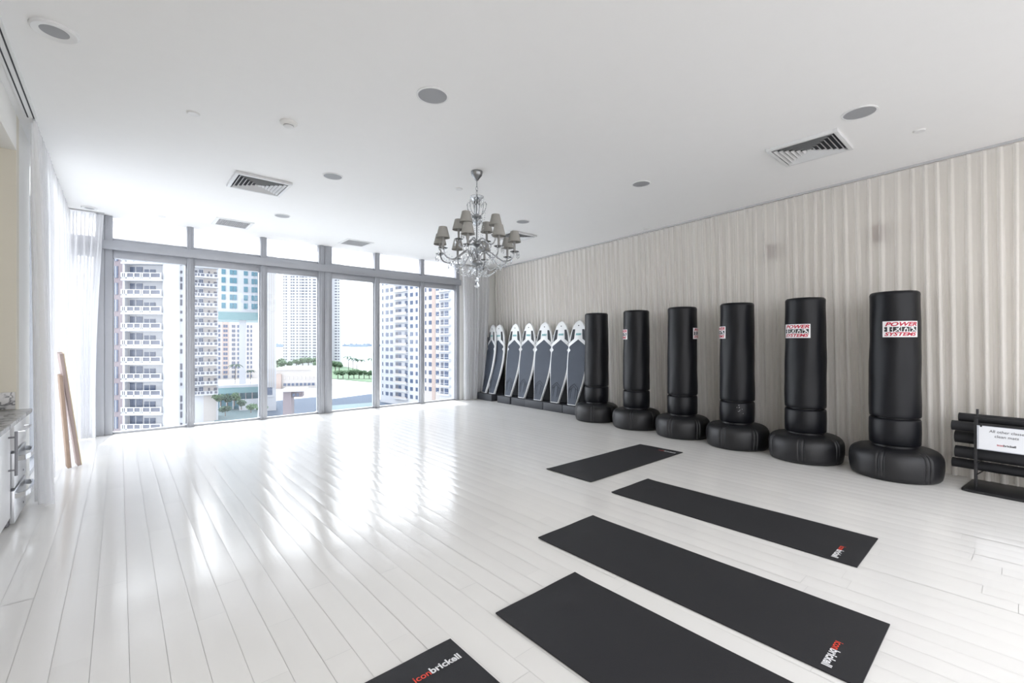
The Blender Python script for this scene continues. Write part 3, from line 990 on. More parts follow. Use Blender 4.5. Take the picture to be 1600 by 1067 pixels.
# glass bowls on the stem
for (z, r, h) in ((2.86, 0.075, 0.05), (2.60, 0.05, 0.06), (2.30, 0.055, 0.07), (2.10, 0.085, 0.06)):
    MB().lathe([(0.012, chz(z - h / 2)), (r * .55, chz(z - h * .42)), (r * .8, chz(z - h * .1)), (r, chz(z + h * .4)), (r * .93, chz(z + h * .4)), (r * .7, chz(z)), (0.02, chz(z - h * .3))], 16, cap=False).build('crystal_bowl', CG, ch, smooth=True, angle=30)
def S_arm(r_end, z_hub, z_up, z_dip, z_end):
    k = [(0.03, z_hub), (r_end * .14, z_hub + (z_up - z_hub) * .75), (r_end * .30, z_up), (r_end * .5, (z_up + z_dip) / 2), (r_end * .68, z_dip + .004), (r_end * .80, z_dip),
         (r_end * .93, z_dip + (z_end - z_dip) * .28), (r_end, z_end)]
    # Catmull-Rom
    out = []
    P = [k[0]] + k + [k[-1]]
    for i in range(1, len(P) - 2):
        for s in range(5):
            t_ = s / 5
            q = []
            for d in (0, 1):
                a, b, c, e = P[i - 1][d], P[i][d], P[i + 1][d], P[i + 2][d]
                q.append(0.5 * (2 * b + (c - a) * t_ + (2 * a - 5 * b + 4 * c - e) * t_ ** 2 + (3 * b - a - 3 * c + e) * t_ ** 3))
            out.append((q[0], 0, chz(q[1])))
    out.append((k[-1][0], 0, chz(k[-1][1])))
    return out
view = math.atan2(-CH.y, -CH.x)      # direction from chandelier to the camera
arm_meshes = {}
def shade_set(root, r, zc, a, tier):
    """cup, candle sleeve, shade and hanging drops at the end of an arm"""
    rot = Matrix.Rotation(a, 4, 'Z')
    def put(name, mb, m, parent=root, **kw): return mb.xf(rot).build(name, m, parent, **kw)
    pts = S_arm(r, 2.175 if tier == 0 else 2.375, 2.295 if tier == 0 else 2.43, 2.185 if tier == 0 else 2.36, zc)
    arm = put('arm', MB().tube(pts, 0.0075, 8), CG if tier == 9 else M['arm_glass'], smooth=True)
    put('cup', MB().lathe([(0.008, chz(zc) - .004), (0.03, chz(zc)), (0.05, chz(zc) + .012), (0.047, chz(zc) + .014), (0.02, chz(zc) + .006)], 16, Matrix.Translation((r, 0, 0))), CG, arm, smooth=True)
    put('candle_sleeve', MB().cyl(0.0125, chz(zc), chz(zc) + 0.125, 12, Matrix.Translation((r, 0, 0))), M['candle'], arm, smooth=True)
    z0 = chz(zc) + 0.112
    put('lamp_shade', MB().lathe([(0.069, z0), (0.0685, z0 + .004), (0.042, z0 + .112), (0.0405, z0 + .112), (0.067, z0 + .004), (0.0675, z0)], 24, Matrix.Translation((r, 0, 0)), cap=False), M['shade'], arm, smooth=True, angle=60)
M['arm_glass'] = mat('smoky_glass_arm', (0.42, 0.43, 0.45), 0.12, 0.6, noise=0.05)
for k in range(8):
    shade_set(ch, 0.405, 2.272, view + R(-12.5 + 45 * k), 0)
for k in range(4):
    shade_set(ch, 0.225, 2.44, view + R(-29 + 90 * k), 1)
# crystal drops
def drop_bm(s=1.0):
    mb = MB()
    mb.lathe([(0.0008, 0), (0.004 * s, -0.006 * s), (0.0008, -0.012 * s)], 6)
    mb.lathe([(0.0008, -0.013 * s), (0.0075 * s, -0.026 * s), (0.0095 * s, -0.040 * s), (0.006 * s, -0.052 * s), (0.0008, -0.062 * s)], 6)
    return mb
dm = drop_bm(1.0).build('crystal_drop', CG, ch)
drops = []
for k in range(8):
    a = view + R(-12.5 + 45 * k)
    for e in (-0.9, 0.0, 0.9):
        drops.append((0.405 + 0.046 * math.cos(e), 0.046 * math.sin(e), 2.28, a, 1.15))
    drops.append((0.31, 0, 2.185, a, 1.1))
    drops.append((0.17, 0, 2.27, a + R(22), 1.2))
    drops.append((0.10, 0, 2.115, a, 1.0))
for k in range(4):
    a = view + R(-29 + 90 * k)
    for e in (-1.2, 0.0, 1.2):
        drops.append((0.225 + 0.046 * math.cos(e), 0.046 * math.sin(e), 2.448, a, 1.15))
    drops.append((0.15, 0, 2.37, a + R(45), 1.0))
for k in range(8):
    drops.append((0.072, 0, 2.875, 2 * PI * k / 8, 0.9))
    drops.append((0.058, 0, 2.66, 2 * PI * k / 8 + .3, 1.0))
drops = drops[:94]
for i, (r, u, z, a, s) in enumerate(drops):
    o = dm if i == 0 else dm.copy()
    if i: COL.objects.link(o); o.parent = ch
    p = Matrix.Rotation(a, 4, 'Z') @ Vector((r, u, 0))
    o.location = (p.x, p.y, chz(z)); o.scale = (s, s, s)
# bead strands: one hanging garland between neighbouring cups, scrolls up the spire
for k in range(8):
    a0_, a1_ = view + R(-12.5 + 45 * k), view + R(-12.5 + 45 * (k + 1))
    mb = MB()
    for i in range(19):
        s = i / 18
        p0 = Vector((0.39 * math.cos(a0_), 0.39 * math.sin(a0_), 0)); p1 = Vector((0.39 * math.cos(a1_), 0.39 * math.sin(a1_), 0))
        p = p0.lerp(p1, s); p *= 1 - 0.25 * math.sin(PI * s)
        p.z = chz(2.265 - 0.13 * math.sin(PI * s))
        mb.ball(0.0062, p, 6, 4)
    mb.build('bead_strand', CG, ch, smooth=True)
    mb = MB()
    for i in range(13):
        s = i / 12
        r = 0.30 * (1 - s) + 0.07 * s
        p = Vector((r * math.cos(a0_), r * math.sin(a0_), chz(2.19 - 0.15 * s - 0.05 * math.sin(PI * s))))
        mb.ball(0.007, p, 6, 4)
    mb.build('bead_strand', CG, ch, smooth=True)
for k in range(6):
    a = view + 2 * PI * k / 6 + 0.3
    ca, sa = math.cos(a), math.sin(a)
    pts = [(0.03, 2.675), (0.07, 2.70), (0.098, 2.75), (0.105, 2.80), (0.09, 2.825), (0.073, 2.81), (0.075, 2.785)]
    MB().tube([(r * ca, r * sa, chz(z)) for r, z in pts], 0.004, 6).build('scroll', M['arm_glass'], ch, smooth=True)
    mb = MB()
    for i in range(16):
        s = i / 15
        r = 0.100 * (1 - s) ** 1 + 0.06 * s
        mb.ball(0.0055, Vector((r * ca, r * sa, chz(2.80 - 0.36 * s))), 6, 4)
    mb.build('bead_strand', CG, ch, smooth=True)
    MB().tube([(0.02 * ca, 0.02 * sa, chz(2.69)), (0.035 * ca, 0.035 * sa, chz(2.80)), (0.022 * ca, 0.022 * sa, chz(2.87))], 0.006, 6).build('crystal_spear', CG, ch, smooth=True)
MB().lathe([(0.005, chz(2.035)), (0.02, chz(2.02)), (0.03, chz(1.995)), (0.012, chz(1.972)), (0.012, chz(1.965)), (0.026, chz(1.945)), (0.026, chz(1.925)), (0.004, chz(1.905))], 16).build('bottom_ball', CG, ch, smooth=True)

# ------------------------------------------------------------------ ceiling fittings
def round_light(x, y, r, lab, grp, cat='speaker', name='ceiling_speaker', big=False):
    o = thing(name, lab, cat, (x, y, CE), 0, grp)
    if big:
        MB().lathe([(r, 0), (r, -0.012), (r * .93, -0.018), (r * .62, -0.012), (r * .60, 0.0)], 40, cap=False).build('trim_ring', M['fixture_white'], o, smooth=True, angle=40)
        MB().lathe([(r * .62, -0.010), (r * .5, -0.005), (0.002, -0.004)], 32).build('lens', M['speaker_grille'], o, smooth=True)
    else:
        MB().lathe([(r, 0), (r, -0.006), (r * .90, -0.008), (r * .88, -0.003)], 40, cap=False).build('trim_ring', M['fixture_white'], o, smooth=True, angle=40)
        MB().lathe([(r * .89, -0.001), (r * .89, -0.005), (0.002, -0.006)], 32).build('grille', M['speaker_grille'], o, smooth=True)
    return o
g1 = 'round grey-faced ceiling speakers'
rl = [(1.738, 2.867, 0.118, 'round grey ceiling speaker straight above the middle of the floor, nearest the camera'),
      (4.415, 0.844, 0.118, 'round grey ceiling speaker beside the square vent at upper right'),
      (1.755, 4.972, 0.105, 'round grey ceiling speaker just right of the left square vent'),
      (1.756, 7.00, 0.105, 'round grey ceiling speaker near the windows, between two flat return grilles'),
      (4.50, 2.874, 0.105, 'round grey ceiling speaker between the chandelier and the upper right vent'),
      (4.56, 4.943, 0.105, 'round grey ceiling speaker right of the chandelier, over the half-hidden vent')]
for x, y, r, lab in rl: round_light(x, y, r, lab, g1)
round_light(-0.286, 3.728, 0.105, 'white rimmed recessed ceiling light at the top left corner', None, 'ceiling light', 'recessed_light', True)
round_light(-0.306, 8.30, 0.085, 'small recessed ceiling light above the left window-corner curtain', None, 'ceiling light', 'recessed_light', True)

def diffuser(x, y, lab, s=0.56):
    o = thing('ceiling_vent', lab, 'vent', (x, y, CE), 0, 'square louvred air vents in the ceiling')
    h = s / 2
    def ring(a, b, z0, z1, name, m):
        """square ring: outer half size a at z0, inner half size b at z1"""
        mb = MB()
        A = [(-a, -a), (a, -a), (a, a), (-a, a)]; B = [(-b, -b), (b, -b), (b, b), (-b, b)]
        for i in range(4):
            j = (i + 1) % 4
            mb.quad([(*A[i], z0), (*A[j], z0), (*B[j], z1), (*B[i], z1)])
            mb.quad([(*A[i], z0 + .004), (*B[i], z1 + .004), (*B[j], z1 + .004), (*A[j], z0 + .004)])
        return mb.build(name, m, o)
    MB().box(-h * .97, h * .97, -h * .97, h * .97, -0.003, -0.001).build('duct_backing', M['vent_dark'], o)
    rim = MB()
    for (x0, x1, y0, y1) in ((-h, h, -h, -h * .88), (-h, h, h * .88, h), (-h, -h * .88, -h * .88, h * .88), (h * .88, h, -h * .88, h * .88)):
        rim.box(x0, x1, y0, y1, -0.030, 0)
    rim.build('frame', M['vent_white'], o, bevel=0.003)
    n = 6
    for k in range(n):
        a = h * (0.83 - 0.132 * k)
        ring(a, a - h * 0.065, -0.033, -0.016, 'louvre', M['vent_white'])
    MB().box(-h * .05, h * .05, -h * .05, h * .05, -0.030, -0.010).build('centre_cap', M['vent_white'], o)
diffuser(1.205, 5.763, 'square white louvred ceiling vent on the left, past the smoke detector')
diffuser(4.854, 1.305, 'square white louvred ceiling vent at upper right, above the nearest bags')
diffuser(5.05, 5.70, 'square white louvred ceiling vent half hidden behind the chandelier shades')
def flat_grille(x, y, lab):
    o = thing('return_grille', lab, 'vent', (x, y, CE), 0, 'flat grey ceiling grilles near the windows')
    fr = MB()
    a, b = 0.245, 0.20
    fr.box(-a, a, -a, -b, -0.008, 0).box(-a, a, b, a, -0.008, 0).box(-a, -b, -b, b, -0.008, 0).box(b, a, -b, b, -0.008, 0)
    fr.build('frame', M['fixture_white'], o, bevel=0.002)
    cr_ = MB()
    for k in range(16):
        p = -b + 2 * b * (k + .5) / 16
        cr_.box(-b, b, p - .003, p + .003, -0.007, -0.001); cr_.box(p - .003, p + .003, -b, b, -0.007, -0.001)
    cr_.build('grid', M['grille_grey'], o)
    MB().box(-b, b, -b, b, -0.0025, -0.001).build('filter_panel', M['grille_grey'], o)
flat_grille(1.302, 7.948, 'flat grey square ceiling grille above the left windows')
flat_grille(3.241, 8.016, 'flat grey square ceiling grille above the middle window, left of chandelier')
sd = thing('smoke_detector', 'round cream smoke detector on the ceiling left of centre', 'smoke detector', (1.053, 4.003, CE))
MB().lathe([(0.066, 0), (0.066, -0.012), (0.058, -0.020), (0.038, -0.026)], 32).build('base', M['tape'], sd, smooth=True)
MB().lathe([(0.040, -0.024), (0.036, -0.040), (0.024, -0.048), (0.002, -0.050)], 28).build('sensor_dome', M['fixture_white'], sd, smooth=True)
MB().lathe([(0.0385, -0.029), (0.0385, -0.034)], 28, cap=False).build('sensor_slot', M['vent_dark'], sd)
for x, y, lab in [(0.441, 4.348, 'white sprinkler cover on the ceiling left of the smoke detector'),
                  (3.025, 4.398, 'white sprinkler cover on the ceiling behind the chandelier stem'),
                  (6.345, 3.966, 'small white sprinkler cover on the ceiling against the long curtain rail'),
                  (5.177, 0.573, 'white sprinkler cover on the ceiling right of the upper right vent'),
                  (0.46, 8.183, 'white sprinkler cover on the ceiling over the leftmost window')]:
    o = thing('sprinkler_cover', lab, 'sprinkler', (x, y, CE), 0, 'small round sprinkler covers on the ceiling')
    MB().lathe([(0.041, 0), (0.041, -0.006), (0.036, -0.010), (0.002, -0.011)], 24).build('cap', M['fixture_white'], o, smooth=True)
    MB().lathe([(0.047, 0), (0.047, -0.003), (0.040, -0.0035)], 24, cap=False).build('rim', M['tape'], o, smooth=True)

# ------------------------------------------------------------------ sconces behind the sheer
for px, py, lab in [(1207, 393, 'small mauve wall sconce seen through the curtain, left one above the fourth bag'),
                    (1375, 365, 'small mauve wall sconce seen through the curtain, right one above the nearest bag')]:
    d = ray(px, py)
    # meet the plane just off the wall: x = wall_x(y) + 0.20
    tt = (6.045 + 0.185) / (d.x - 0.106 * d.y)
    p = Vector((0, 0, CAM_H)) + d * tt
    o = thing('wall_sconce', lab, 'wall lamp', (p.x, p.y, p.z), math.atan2(1, 0.106) - PI / 2, 'wall sconces behind the curtain')
    MB().box(-0.05, 0.012, -0.055, 0.055, -0.09, 0.09).build('shade_box', M['sconce'], o, bevel=0.006)
    MB().box(0.012, 0.085, -0.03, 0.03, -0.045, 0.045).build('back_plate', M['sconce'], o, bevel=0.004)

# ------------------------------------------------------------------ leaning boards by the left curtain
def plank(name, lab, foot, top, wd, tk, m_face, m_edge):
    o = thing(name, lab, 'board', foot)
    f = Vector(foot); t_ = Vector(top) - f
    zax = t_.normalized()
    xax = Vector((0.25, -1, 0)).normalized()
    yax = zax.cross(xax).normalized(); xax = yax.cross(zax)
    mt = Matrix((xax, yax, zax)).transposed().to_4x4()
    L = t_.length
    MB().box(-wd / 2, wd / 2, -tk / 2, tk / 2, 0.012, L, mt).build('timber_face', m_face, o, bevel=0.002)
    MB().box(-wd / 2 + .003, wd / 2 - .003, tk / 2, tk / 2 + 0.007, 0.012, L, mt).build('raw_edge', m_edge, o)
plank('leaning_board', 'long pink timber board with yellow edge leaning against the left curtain', (-0.335, 6.72, 0.004), (-0.452, 6.40, 1.22), 0.10, 0.028, M['wood_pink'], M['wood_edge'])
plank('leaning_board', 'shorter brown timber board leaning behind the pink board at the left curtain', (-0.405, 6.62, 0.004), (-0.455, 6.42, 1.0), 0.08, 0.025, M['wood_brown'], M['wood_pink'])

# ------------------------------------------------------------------ cabinet, worktop, splashback
cb = thing('cabinet', 'white lacquered cabinet with vertical bar handle below the marble worktop', 'cabinet', (-0.60, 3.2, 0))
MB().box(-0.55, 0.0, -1.5, 1.53, 0.07, 0.755).box(-0.55, -0.05, -1.5, 1.53, 0.0, 0.07).build('carcass', M['cab_white'], cb, bevel=0.003)
for a, b in ((0.20, 0.86), (0.866, 1.525)):
    dr = MB().box(0.0, 0.018, a, b, 0.08, 0.745).build('door', M['cab_white'], cb, bevel=0.002)
    hd = MB().tube([(0.055, b - 0.075, 0.39), (0.055, b - 0.075, 0.70)], 0.0085, 10)
    for z in (0.43, 0.66): hd.tube([(0.018, b - 0.075, z), (0.055, b - 0.075, z)], 0.006, 8)
    hd.build('handle', M['steel_side'], dr, smooth=True)
du = thing('drawer_unit', 'steel drawer unit with two bowed handles at the end of the cabinet', 'drawers', (-0.60, 4.74, 0))
MB().box(-0.55, 0.008, 0, 0.55, 0.015, 0.755).build('carcass', M['steel_side'], du, bevel=0.003)
for (z0, z1, m, big) in ((0.03, 0.262, M['steel'], True), (0.282, 0.53, M['steel'], True), (0.55, 0.745, M['cab_white'], False)):
    fr_ = MB().box(0.008, 0.035, 0.012, 0.54, z0, z1).build('drawer_front', m, du, bevel=0.003)
    zc = z1 - 0.045
    if big:
        pts = [(0.03, 0.05, zc), (0.075, 0.08, zc), (0.092, 0.16, zc), (0.096, 0.275, zc), (0.092, 0.39, zc), (0.075, 0.47, zc), (0.03, 0.50, zc)]
        mb = MB()
        for A, B in zip(pts[:-1], pts[1:]):
            d = (Vector(B) - Vector(A)).normalized(); n = Vector((d.y, -d.x, 0)) * 0.008
            A = Vector(A); B = Vector(B)
            mb.prism([(A - n)[:2], (A + n)[:2], (B + n)[:2], (B - n)[:2]], zc - 0.018, zc + 0.018)
        mb.build('handle', M['chrome'], fr_)
    else:
        mb = MB().tube([(0.035, 0.12, zc - .03), (0.07, 0.12, zc - .03), (0.07, 0.45, zc - .03), (0.035, 0.45, zc - .03)], 0.007, 8)
        mb.build('handle', M['chrome'], fr_, smooth=True)
    if big:
        MB().cyl(0.008, 0.034, 0.038, 12, Matrix.Translation((0, 0.40, z0 + 0.05)) @ Matrix.Rotation(R(90), 4, 'Y')).build('keyhole', M['steel_side'], fr_)
ct = MB().box(-1.31, -0.53, 1.0, 5.285, 0.762, 0.792).build('worktop', M['marble'], None, bevel=0.004)
tag(ct, 'white marble worktop with grey veins on the left cabinet', 'worktop')
sp = MB().box(-1.315, XL - 0.005, 5.285, 5.298, 0.795, 0.93).build('splashback', M['marble'], None, bevel=0.002)
tag(sp, 'low marble splashback strip on the cream niche wall above the worktop', 'splashback')

# ------------------------------------------------------------------ outside: ground, water, coast
GZ = -22.0
def gpt(px, py, z=GZ): return on_z(px, py, z)
struct(MB().box(-260, 420, 12, 560, GZ - 1, GZ).build('ground', M['paving']))
struct(MB().box(-6000, 9000, 100, 9000, GZ - 4, GZ - 1.2).build('water', M['water']))
def strip(name, m, pts, z=0.0, h=0.12):
    q = [gpt(px, py) for px, py in pts]
    mb = MB(); mb.prism([(p.x, p.y) for p in q], GZ + z, GZ + z + h)
    return mb.build(name, m)

# towers ---------------------------------------------------------------
class Facade:
    """one vertical face of a tower: origin (camera-frame X, Z), direction angle; u runs right along the face, v is height above the room floor"""
    def __init__(self, px0, Z0, ang, name, label, z_base=GZ, group=None):
        self.X0 = (px0 - 800) / FPX * Z0; self.Z0 = Z0
        self.d = Vector((math.cos(ang), math.sin(ang)))      # in camera frame (X, Z)
        p = cam2w(self.X0, Z0, 0)
        q = cam2w(self.X0 + self.d.x, Z0 + self.d.y, 0)
        self.rz = math.atan2(q.y - p.y, q.x - p.x)
        self.root = thing(name, label, 'building', (p.x, p.y, z_base), self.rz, group)
        self.zb = z_base
    def u(self, px, dep=0.0):
        k = (px - 800) / FPX
        X0 = self.X0 - self.d.y * dep; Z0 = self.Z0 + self.d.x * dep
        return (k * Z0 - X0) / (self.d.x - k * self.d.y)
    def v(self, px, py):
        u = self.u(px); Z = self.Z0 + self.d.y * u
        return CAM_H + (HOR - py) * Z / FPX - self.zb
    def box(self, u0, u1, y0, y1, v0, v1): return MB().box(u0, u1, y0, y1, v0, v1)
    def windows(self, cols, rows, h, m, name='window', depth=0.12, limit=95, sub=None):
        """cols: (u0, u1) ranges, rows: sill heights; the first `limit` are parts of their own, the rest one stuff part"""
        rows = sorted(rows, key=lambda v: abs(v - (CAM_H - self.zb)))
        n = 0; rest = MB(); any_rest = False
        cache = {}
        for v in rows:
            for (a, b) in cols:
                if n < limit:
                    key = round(b - a, 3)
                    if key not in cache:
                        wd = b - a
                        mb = MB().box(0, wd, -depth, 0.1, 0, h)
                        if sub:
                            pass
                        o = mb.build(name, m, self.root, loc=(a, 0, v)); cache[key] = o
                    else:
                        o = cache[key].copy(); COL.objects.link(o); o.parent = self.root; o.location = (a, 0, v)
                else:
                    rest.box(a, b, -depth, 0.1, v, v + h); any_rest = True
                n += 1
        if any_rest:
            o = rest.build('upper_windows', m, self.root); o['kind'] = 'stuff'
        else:
            rest.bm.free()

# tower 1: white balcony tower just outside the left panes
F = Facade(192.5, 78.0, R(4), 'apartment_tower', 'nearest white tower with stacked balconies, behind the leftmost window')
u = F.u
fl = 2.93
s0 = F.v(222, 439)      # a slab underside level
k_lo, k_hi = -9, 9
H1 = s0 + fl * (k_hi + 1)
uL, uR = u(192.5), u(254.5); uB = u(263)
DR = 1.1
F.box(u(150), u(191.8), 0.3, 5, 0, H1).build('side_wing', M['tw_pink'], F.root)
F.box(uR, uB, 0.0, 4.2, 0, H1).build('blank_wall', M['tw_white'], F.root)
F.box(uL - .1, uR, DR, 5, 0, H1).build('recessed_wall', M['tw_white'], F.root)
F.box(uL - .1, uL + 0.25, 0, DR, 0, H1).build('fin_wall', M['tw_white'], F.root)
F.box(uB, u(294, 3.2), 3.2, 4.2, 0, H1).build('rear_wing', M['tw_white'], F.root)
bal = None; wa_ = wb_ = wc_ = wd_ = None
for k in range(k_lo, k_hi + 1):
    z = s0 + fl * k
    if bal is None:
        mb = F.box(0, uR - uL + .1, -0.5, DR, 0.0, 0.30)
        # rail with posts; a dark sheet behind stands for shade in the gaps
        mb.box(0, uR - uL + .1, -0.5, -0.40, 1.28, 1.42)
        W_ = uR - uL
        for a, b in ((0, .22), (.40, .52), (.70, 1.05), (2.05, 2.25), (3.15, 3.32), (3.45, 3.65), (4.75, 4.95), (W_ - .12, W_ + .1)):
            mb.box(a, b, -0.5, -0.42, 0.3, 1.3)
        mb.box(0, W_, -0.5, -0.42, 0.3, 0.62)
        bal = mb.build('balcony', M['tw_white'], F.root, loc=(uL - .05, 0, z))
        rl_ = MB().box(0.1, W_, -0.40, -0.37, 0.6, 1.28).build('railing_infill', M['rail'], bal)
        wA, wB = u(223, DR) - u(203, DR), u(243, DR) - u(226, DR)
        wa_ = MB().box(0, wA, DR - .1, DR, 0.3, 2.62).build('window', M['tw_glass'], F.root, loc=(u(203, DR), 0, z))
        MB().box(wA * .5 - .06, wA * .5 + .06, DR - .14, DR - .1, 0.3, 2.62).box(0, .06, DR - .14, DR - .1, 0.3, 2.62).build('window_frame', M['tw_white'], wa_)
        wb_ = MB().box(0, wB, DR - .1, DR, 0.9, 2.2).build('window', M['tw_glass'], F.root, loc=(u(226, DR), 0, z))
        MB().box(wB * .5 - .06, wB * .5 + .06, DR - .14, DR - .1, 0.9, 2.2).build('window_frame', M['tw_white'], wb_)
        wc_ = MB().box(0, 0.62, 0.2, 0.32, 0.55, 2.6).build('window', M['tw_glass'], F.root, loc=(u(178, .2), 0, z))
        MB().box(0.28, 0.36, 0.16, 0.2, 0.55, 2.6).build('window_frame', M['tw_white'], wc_)
    else:
        for o in (bal, wa_, wb_, wc_):
            c = copy_tree(o, F.root); c.location.z = z
rn = random.Random(9)
pts = []
F2w = [(u(276.3, 3.1), u(279.5, 3.1)), (u(281.5, 3.1), u(284.5, 3.1))]
for k in range(k_lo * 2, k_hi * 2):
    for (a, b) in F2w:
        if rn.random() < 0.85:
            hh = rn.choice((0.5, 0.8, 1.1))
            MB().box(0, b - a, 3.1, 3.22, 0, hh).build('side_window', M['tw_glass_far'], F.root, loc=(a, 0, s0 + fl * k / 2 + 0.4))

# tower 2: slender balcony tower behind it
F = Facade(300, 131.0, R(33.3), 'apartment_tower', 'slim white tower with oblique balcony rows, second window from left')
u = F.u
fl = 15.4 * 131 / FPX
s0 = F.v(312, 431)
N0, N1 = -12, 7
H1 = s0 + fl * 9
uL, uR = u(296), u(341)
F.box(uL, uR, 0.2, 10, 0, H1).build('wall', M['tw_white'], F.root)
F.box(u(318), u(338), 0.1, 0.3, 0, H1).build('pink_bay', M['tw_beige'], F.root)
first = None
for k in range(N0, N1):
    z = s0 + fl * k
    if first is None:
        mb = F.box(0, uR - uL, -1.4, 0.2, -0.55, -0.2).box(0, uR - uL, -1.4, -1.3, 0.55, 0.68)
        L_ = uR - uL
        for q in (0.0, .12, .26, .36, .52, .56, .68, .80, .84, .97): mb.box(L_ * q, L_ * q + L_ * .03, -1.4, -1.3, -0.2, 0.6)
        b_ = mb.build('balcony', M['tw_white'], F.root, loc=(uL, 0, z))
        MB().box(0.05, L_ - .05, -1.30, -1.26, -0.2, 0.56).build('railing_infill', M['rail'], b_)
        w1 = MB().box(0, u(317.4) - u(311.6), 0.05, 0.25, 0.0, 1.85).build('window', M['tw_glass'], F.root, loc=(u(311.2), 0, z - 0.1))
        MB().box((u(317.4) - u(311.6)) * .46, (u(317.4) - u(311.6)) * .54, 0.0, 0.06, 0.0, 1.85).build('window_frame', M['tw_white'], w1)
        w2 = MB().box(0, u(308) - u(304.5), 0.05, 0.25, -.2, 1.6).build('window', M['tw_glass_far'], F.root, loc=(u(304.5), 0, z))
        w3 = MB().box(0, u(339) - u(334), -0.05, 0.25, 0.2, 1.4).build('window', M['tw_glass_far'], F.root, loc=(u(334), 0, z))
        w4 = MB().box(0, u(328) - u(325), -0.05, 0.25, 0.2, 1.5).build('window', M['tw_glass_far'], F.root, loc=(u(325), 0, z))
        first = (b_, w1, w2, w3, w4)
    else:
        for o in first:
            c = copy_tree(o, F.root); c.location.z = z

# tower 3: teal-windowed block on a white column above a teal canopy
F = Facade(340, 154.0, R(28), 'apartment_tower', 'white tower with teal windows raised on one white column')
u = F.u
vb0, vb1 = F.v(375, 500), F.v(375, 488)
uL, uR = u(338), u(406)
F.box(uL, uR, 0.1, 20, vb1, vb1 + 62).build('wall', M['tw_white'], F.root)
F.box(u(333), uR + .3, -0.6, 20, vb0, vb1).build('teal_fascia', M['tw_tealband'], F.root)
F.box(u(373.5), u(384), 0.5, 3.0, F.v(378, 611), vb0).build('column', M['tw_white'], F.root)
fl = 13.1 * 154 / FPX
h = 8.4 * 154 / FPX
rows = [F.v(375, 425.6 + 4.2 + 13.1 * k) for k in range(4, -14, -1)]
F.windows([(u(346.3), u(352.4)), (u(359.2), u(364.2)), (u(364.8), u(370)), (u(381), u(387.2)), (u(393), u(397)), (u(397.6), u(402))], rows, h, M['tw_teal'], limit=100)
vc0, vc1 = F.v(370, 613), F.v(370, 604.5)
F.box(u(328), u(407), -3, 22, vc0, vc1).build('canopy', M['tw_tealband'], F.root)
F.box(u(330), u(407), -2.6, 22, vc1, vc1 + 0.9).build('roof_edge', M['tw_white'], F.root)
F.box(u(330), u(406), 1.0, 20, 0, vc0).build('lobby_glazing', M['tw_teal'], F.root)
for q in range(8):
    a = u(333 + 10 * q)
    F.box(a, a + .35, 0.4, 1.0, 0, vc0).build('lobby_mullion', M['tw_white'], F.root)
F.box(u(375), u(406), -4.2, -1.5, 0.0, F.v(390, 622)).build('ramp_wall', M['tw_white'], F.root)

# white ribbed slab behind the second mullion
F = Facade(408, 152.0, R(28), 'tower_block', 'blank white ribbed tower at the left of the third window')
u = F.u
F.box(u(408), u(431.5), 0, 9, 0, 95).build('wall', M['tw_white'], F.root)
for q in (420, 423.5, 427): F.box(u(q), u(q) + .3, -.12, 0.05, 8, 95).build('rib', M['tw_beige'], F.root)
F.windows([(u(417), u(425.5))], [F.v(420, 617)], 2.6, M['tw_glass'])
F.box(u(415), u(428), -.3, 0.05, F.v(420, 617) - .7, F.v(420, 617) - .2).build('window_sill', M['tw_white'], F.root)

# tower 4: beige block seen below the teal band
F = Facade(336, 285.0, R(31), 'apartment_tower', 'beige tower with small windows standing behind the white column')
u = F.u
H4 = F.v(370, 497) + 6
F.box(u(330), u(404), 0, 22, 0, H4).build('wall', M['tw_beige'], F.root)
F.box(u(347.5), u(357.5), -0.3, 0.1, 3, H4 - 1).build('pink_bay', M['tw_peach'], F.root)
cols = [(u(341), u(344.2)), (u(349), u(352)), (u(352.6), u(355.6)), (u(362.5), u(364.4)), (u(365.4), u(367.3)), (u(371), u(373.5)), (u(386), u(388.6)), (u(391.5), u(393.6))]
rows = [F.v(370, 509.8 + 2.2 + 7.1 * k) for k in range(12)]
F.windows(cols, rows, 1.75, M['tw_glass'], depth=0.45)

# tower 5: tall far tower across the double mullion
F = Facade(442.5, 455.0, R(3), 'apartment_tower', 'tall distant white tower with many small windows, third window', z_base=GZ)
u = F.u
H5 = 190
F.box(u(442.5), u(519), 0, 8, 0, H5).build('wall', M['tw_white'], F.root)
F.box(u(519), u(532.5, 3), 3, 8, 0, H5).build('rear_wing', M['tw_white'], F.root)
cols = [(u(a), u(b)) for a, b in ((443, 444.3), (446.4, 448.3), (454.3, 456.2), (457.6, 460.2), (463.2, 465.4), (468.3, 469.6), (471, 475.4), (477.2, 480.3), (483.2, 485.4), (489, 494.6), (500, 503), (508, 512))]
rows = [F.v(465, 567 - 4.45 * k) for k in range(0, 56)]
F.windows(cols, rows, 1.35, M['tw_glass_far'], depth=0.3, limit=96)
st = MB()
for v in rows:
    for a, b in ((523, 526.6), (528.2, 530)): st.box(u(a, 2.7), u(b, 2.7), 2.7, 3.1, v, v + 1.3)
o = st.build('wing_windows', M['tw_glass_far'], F.root); o['kind'] = 'stuff'

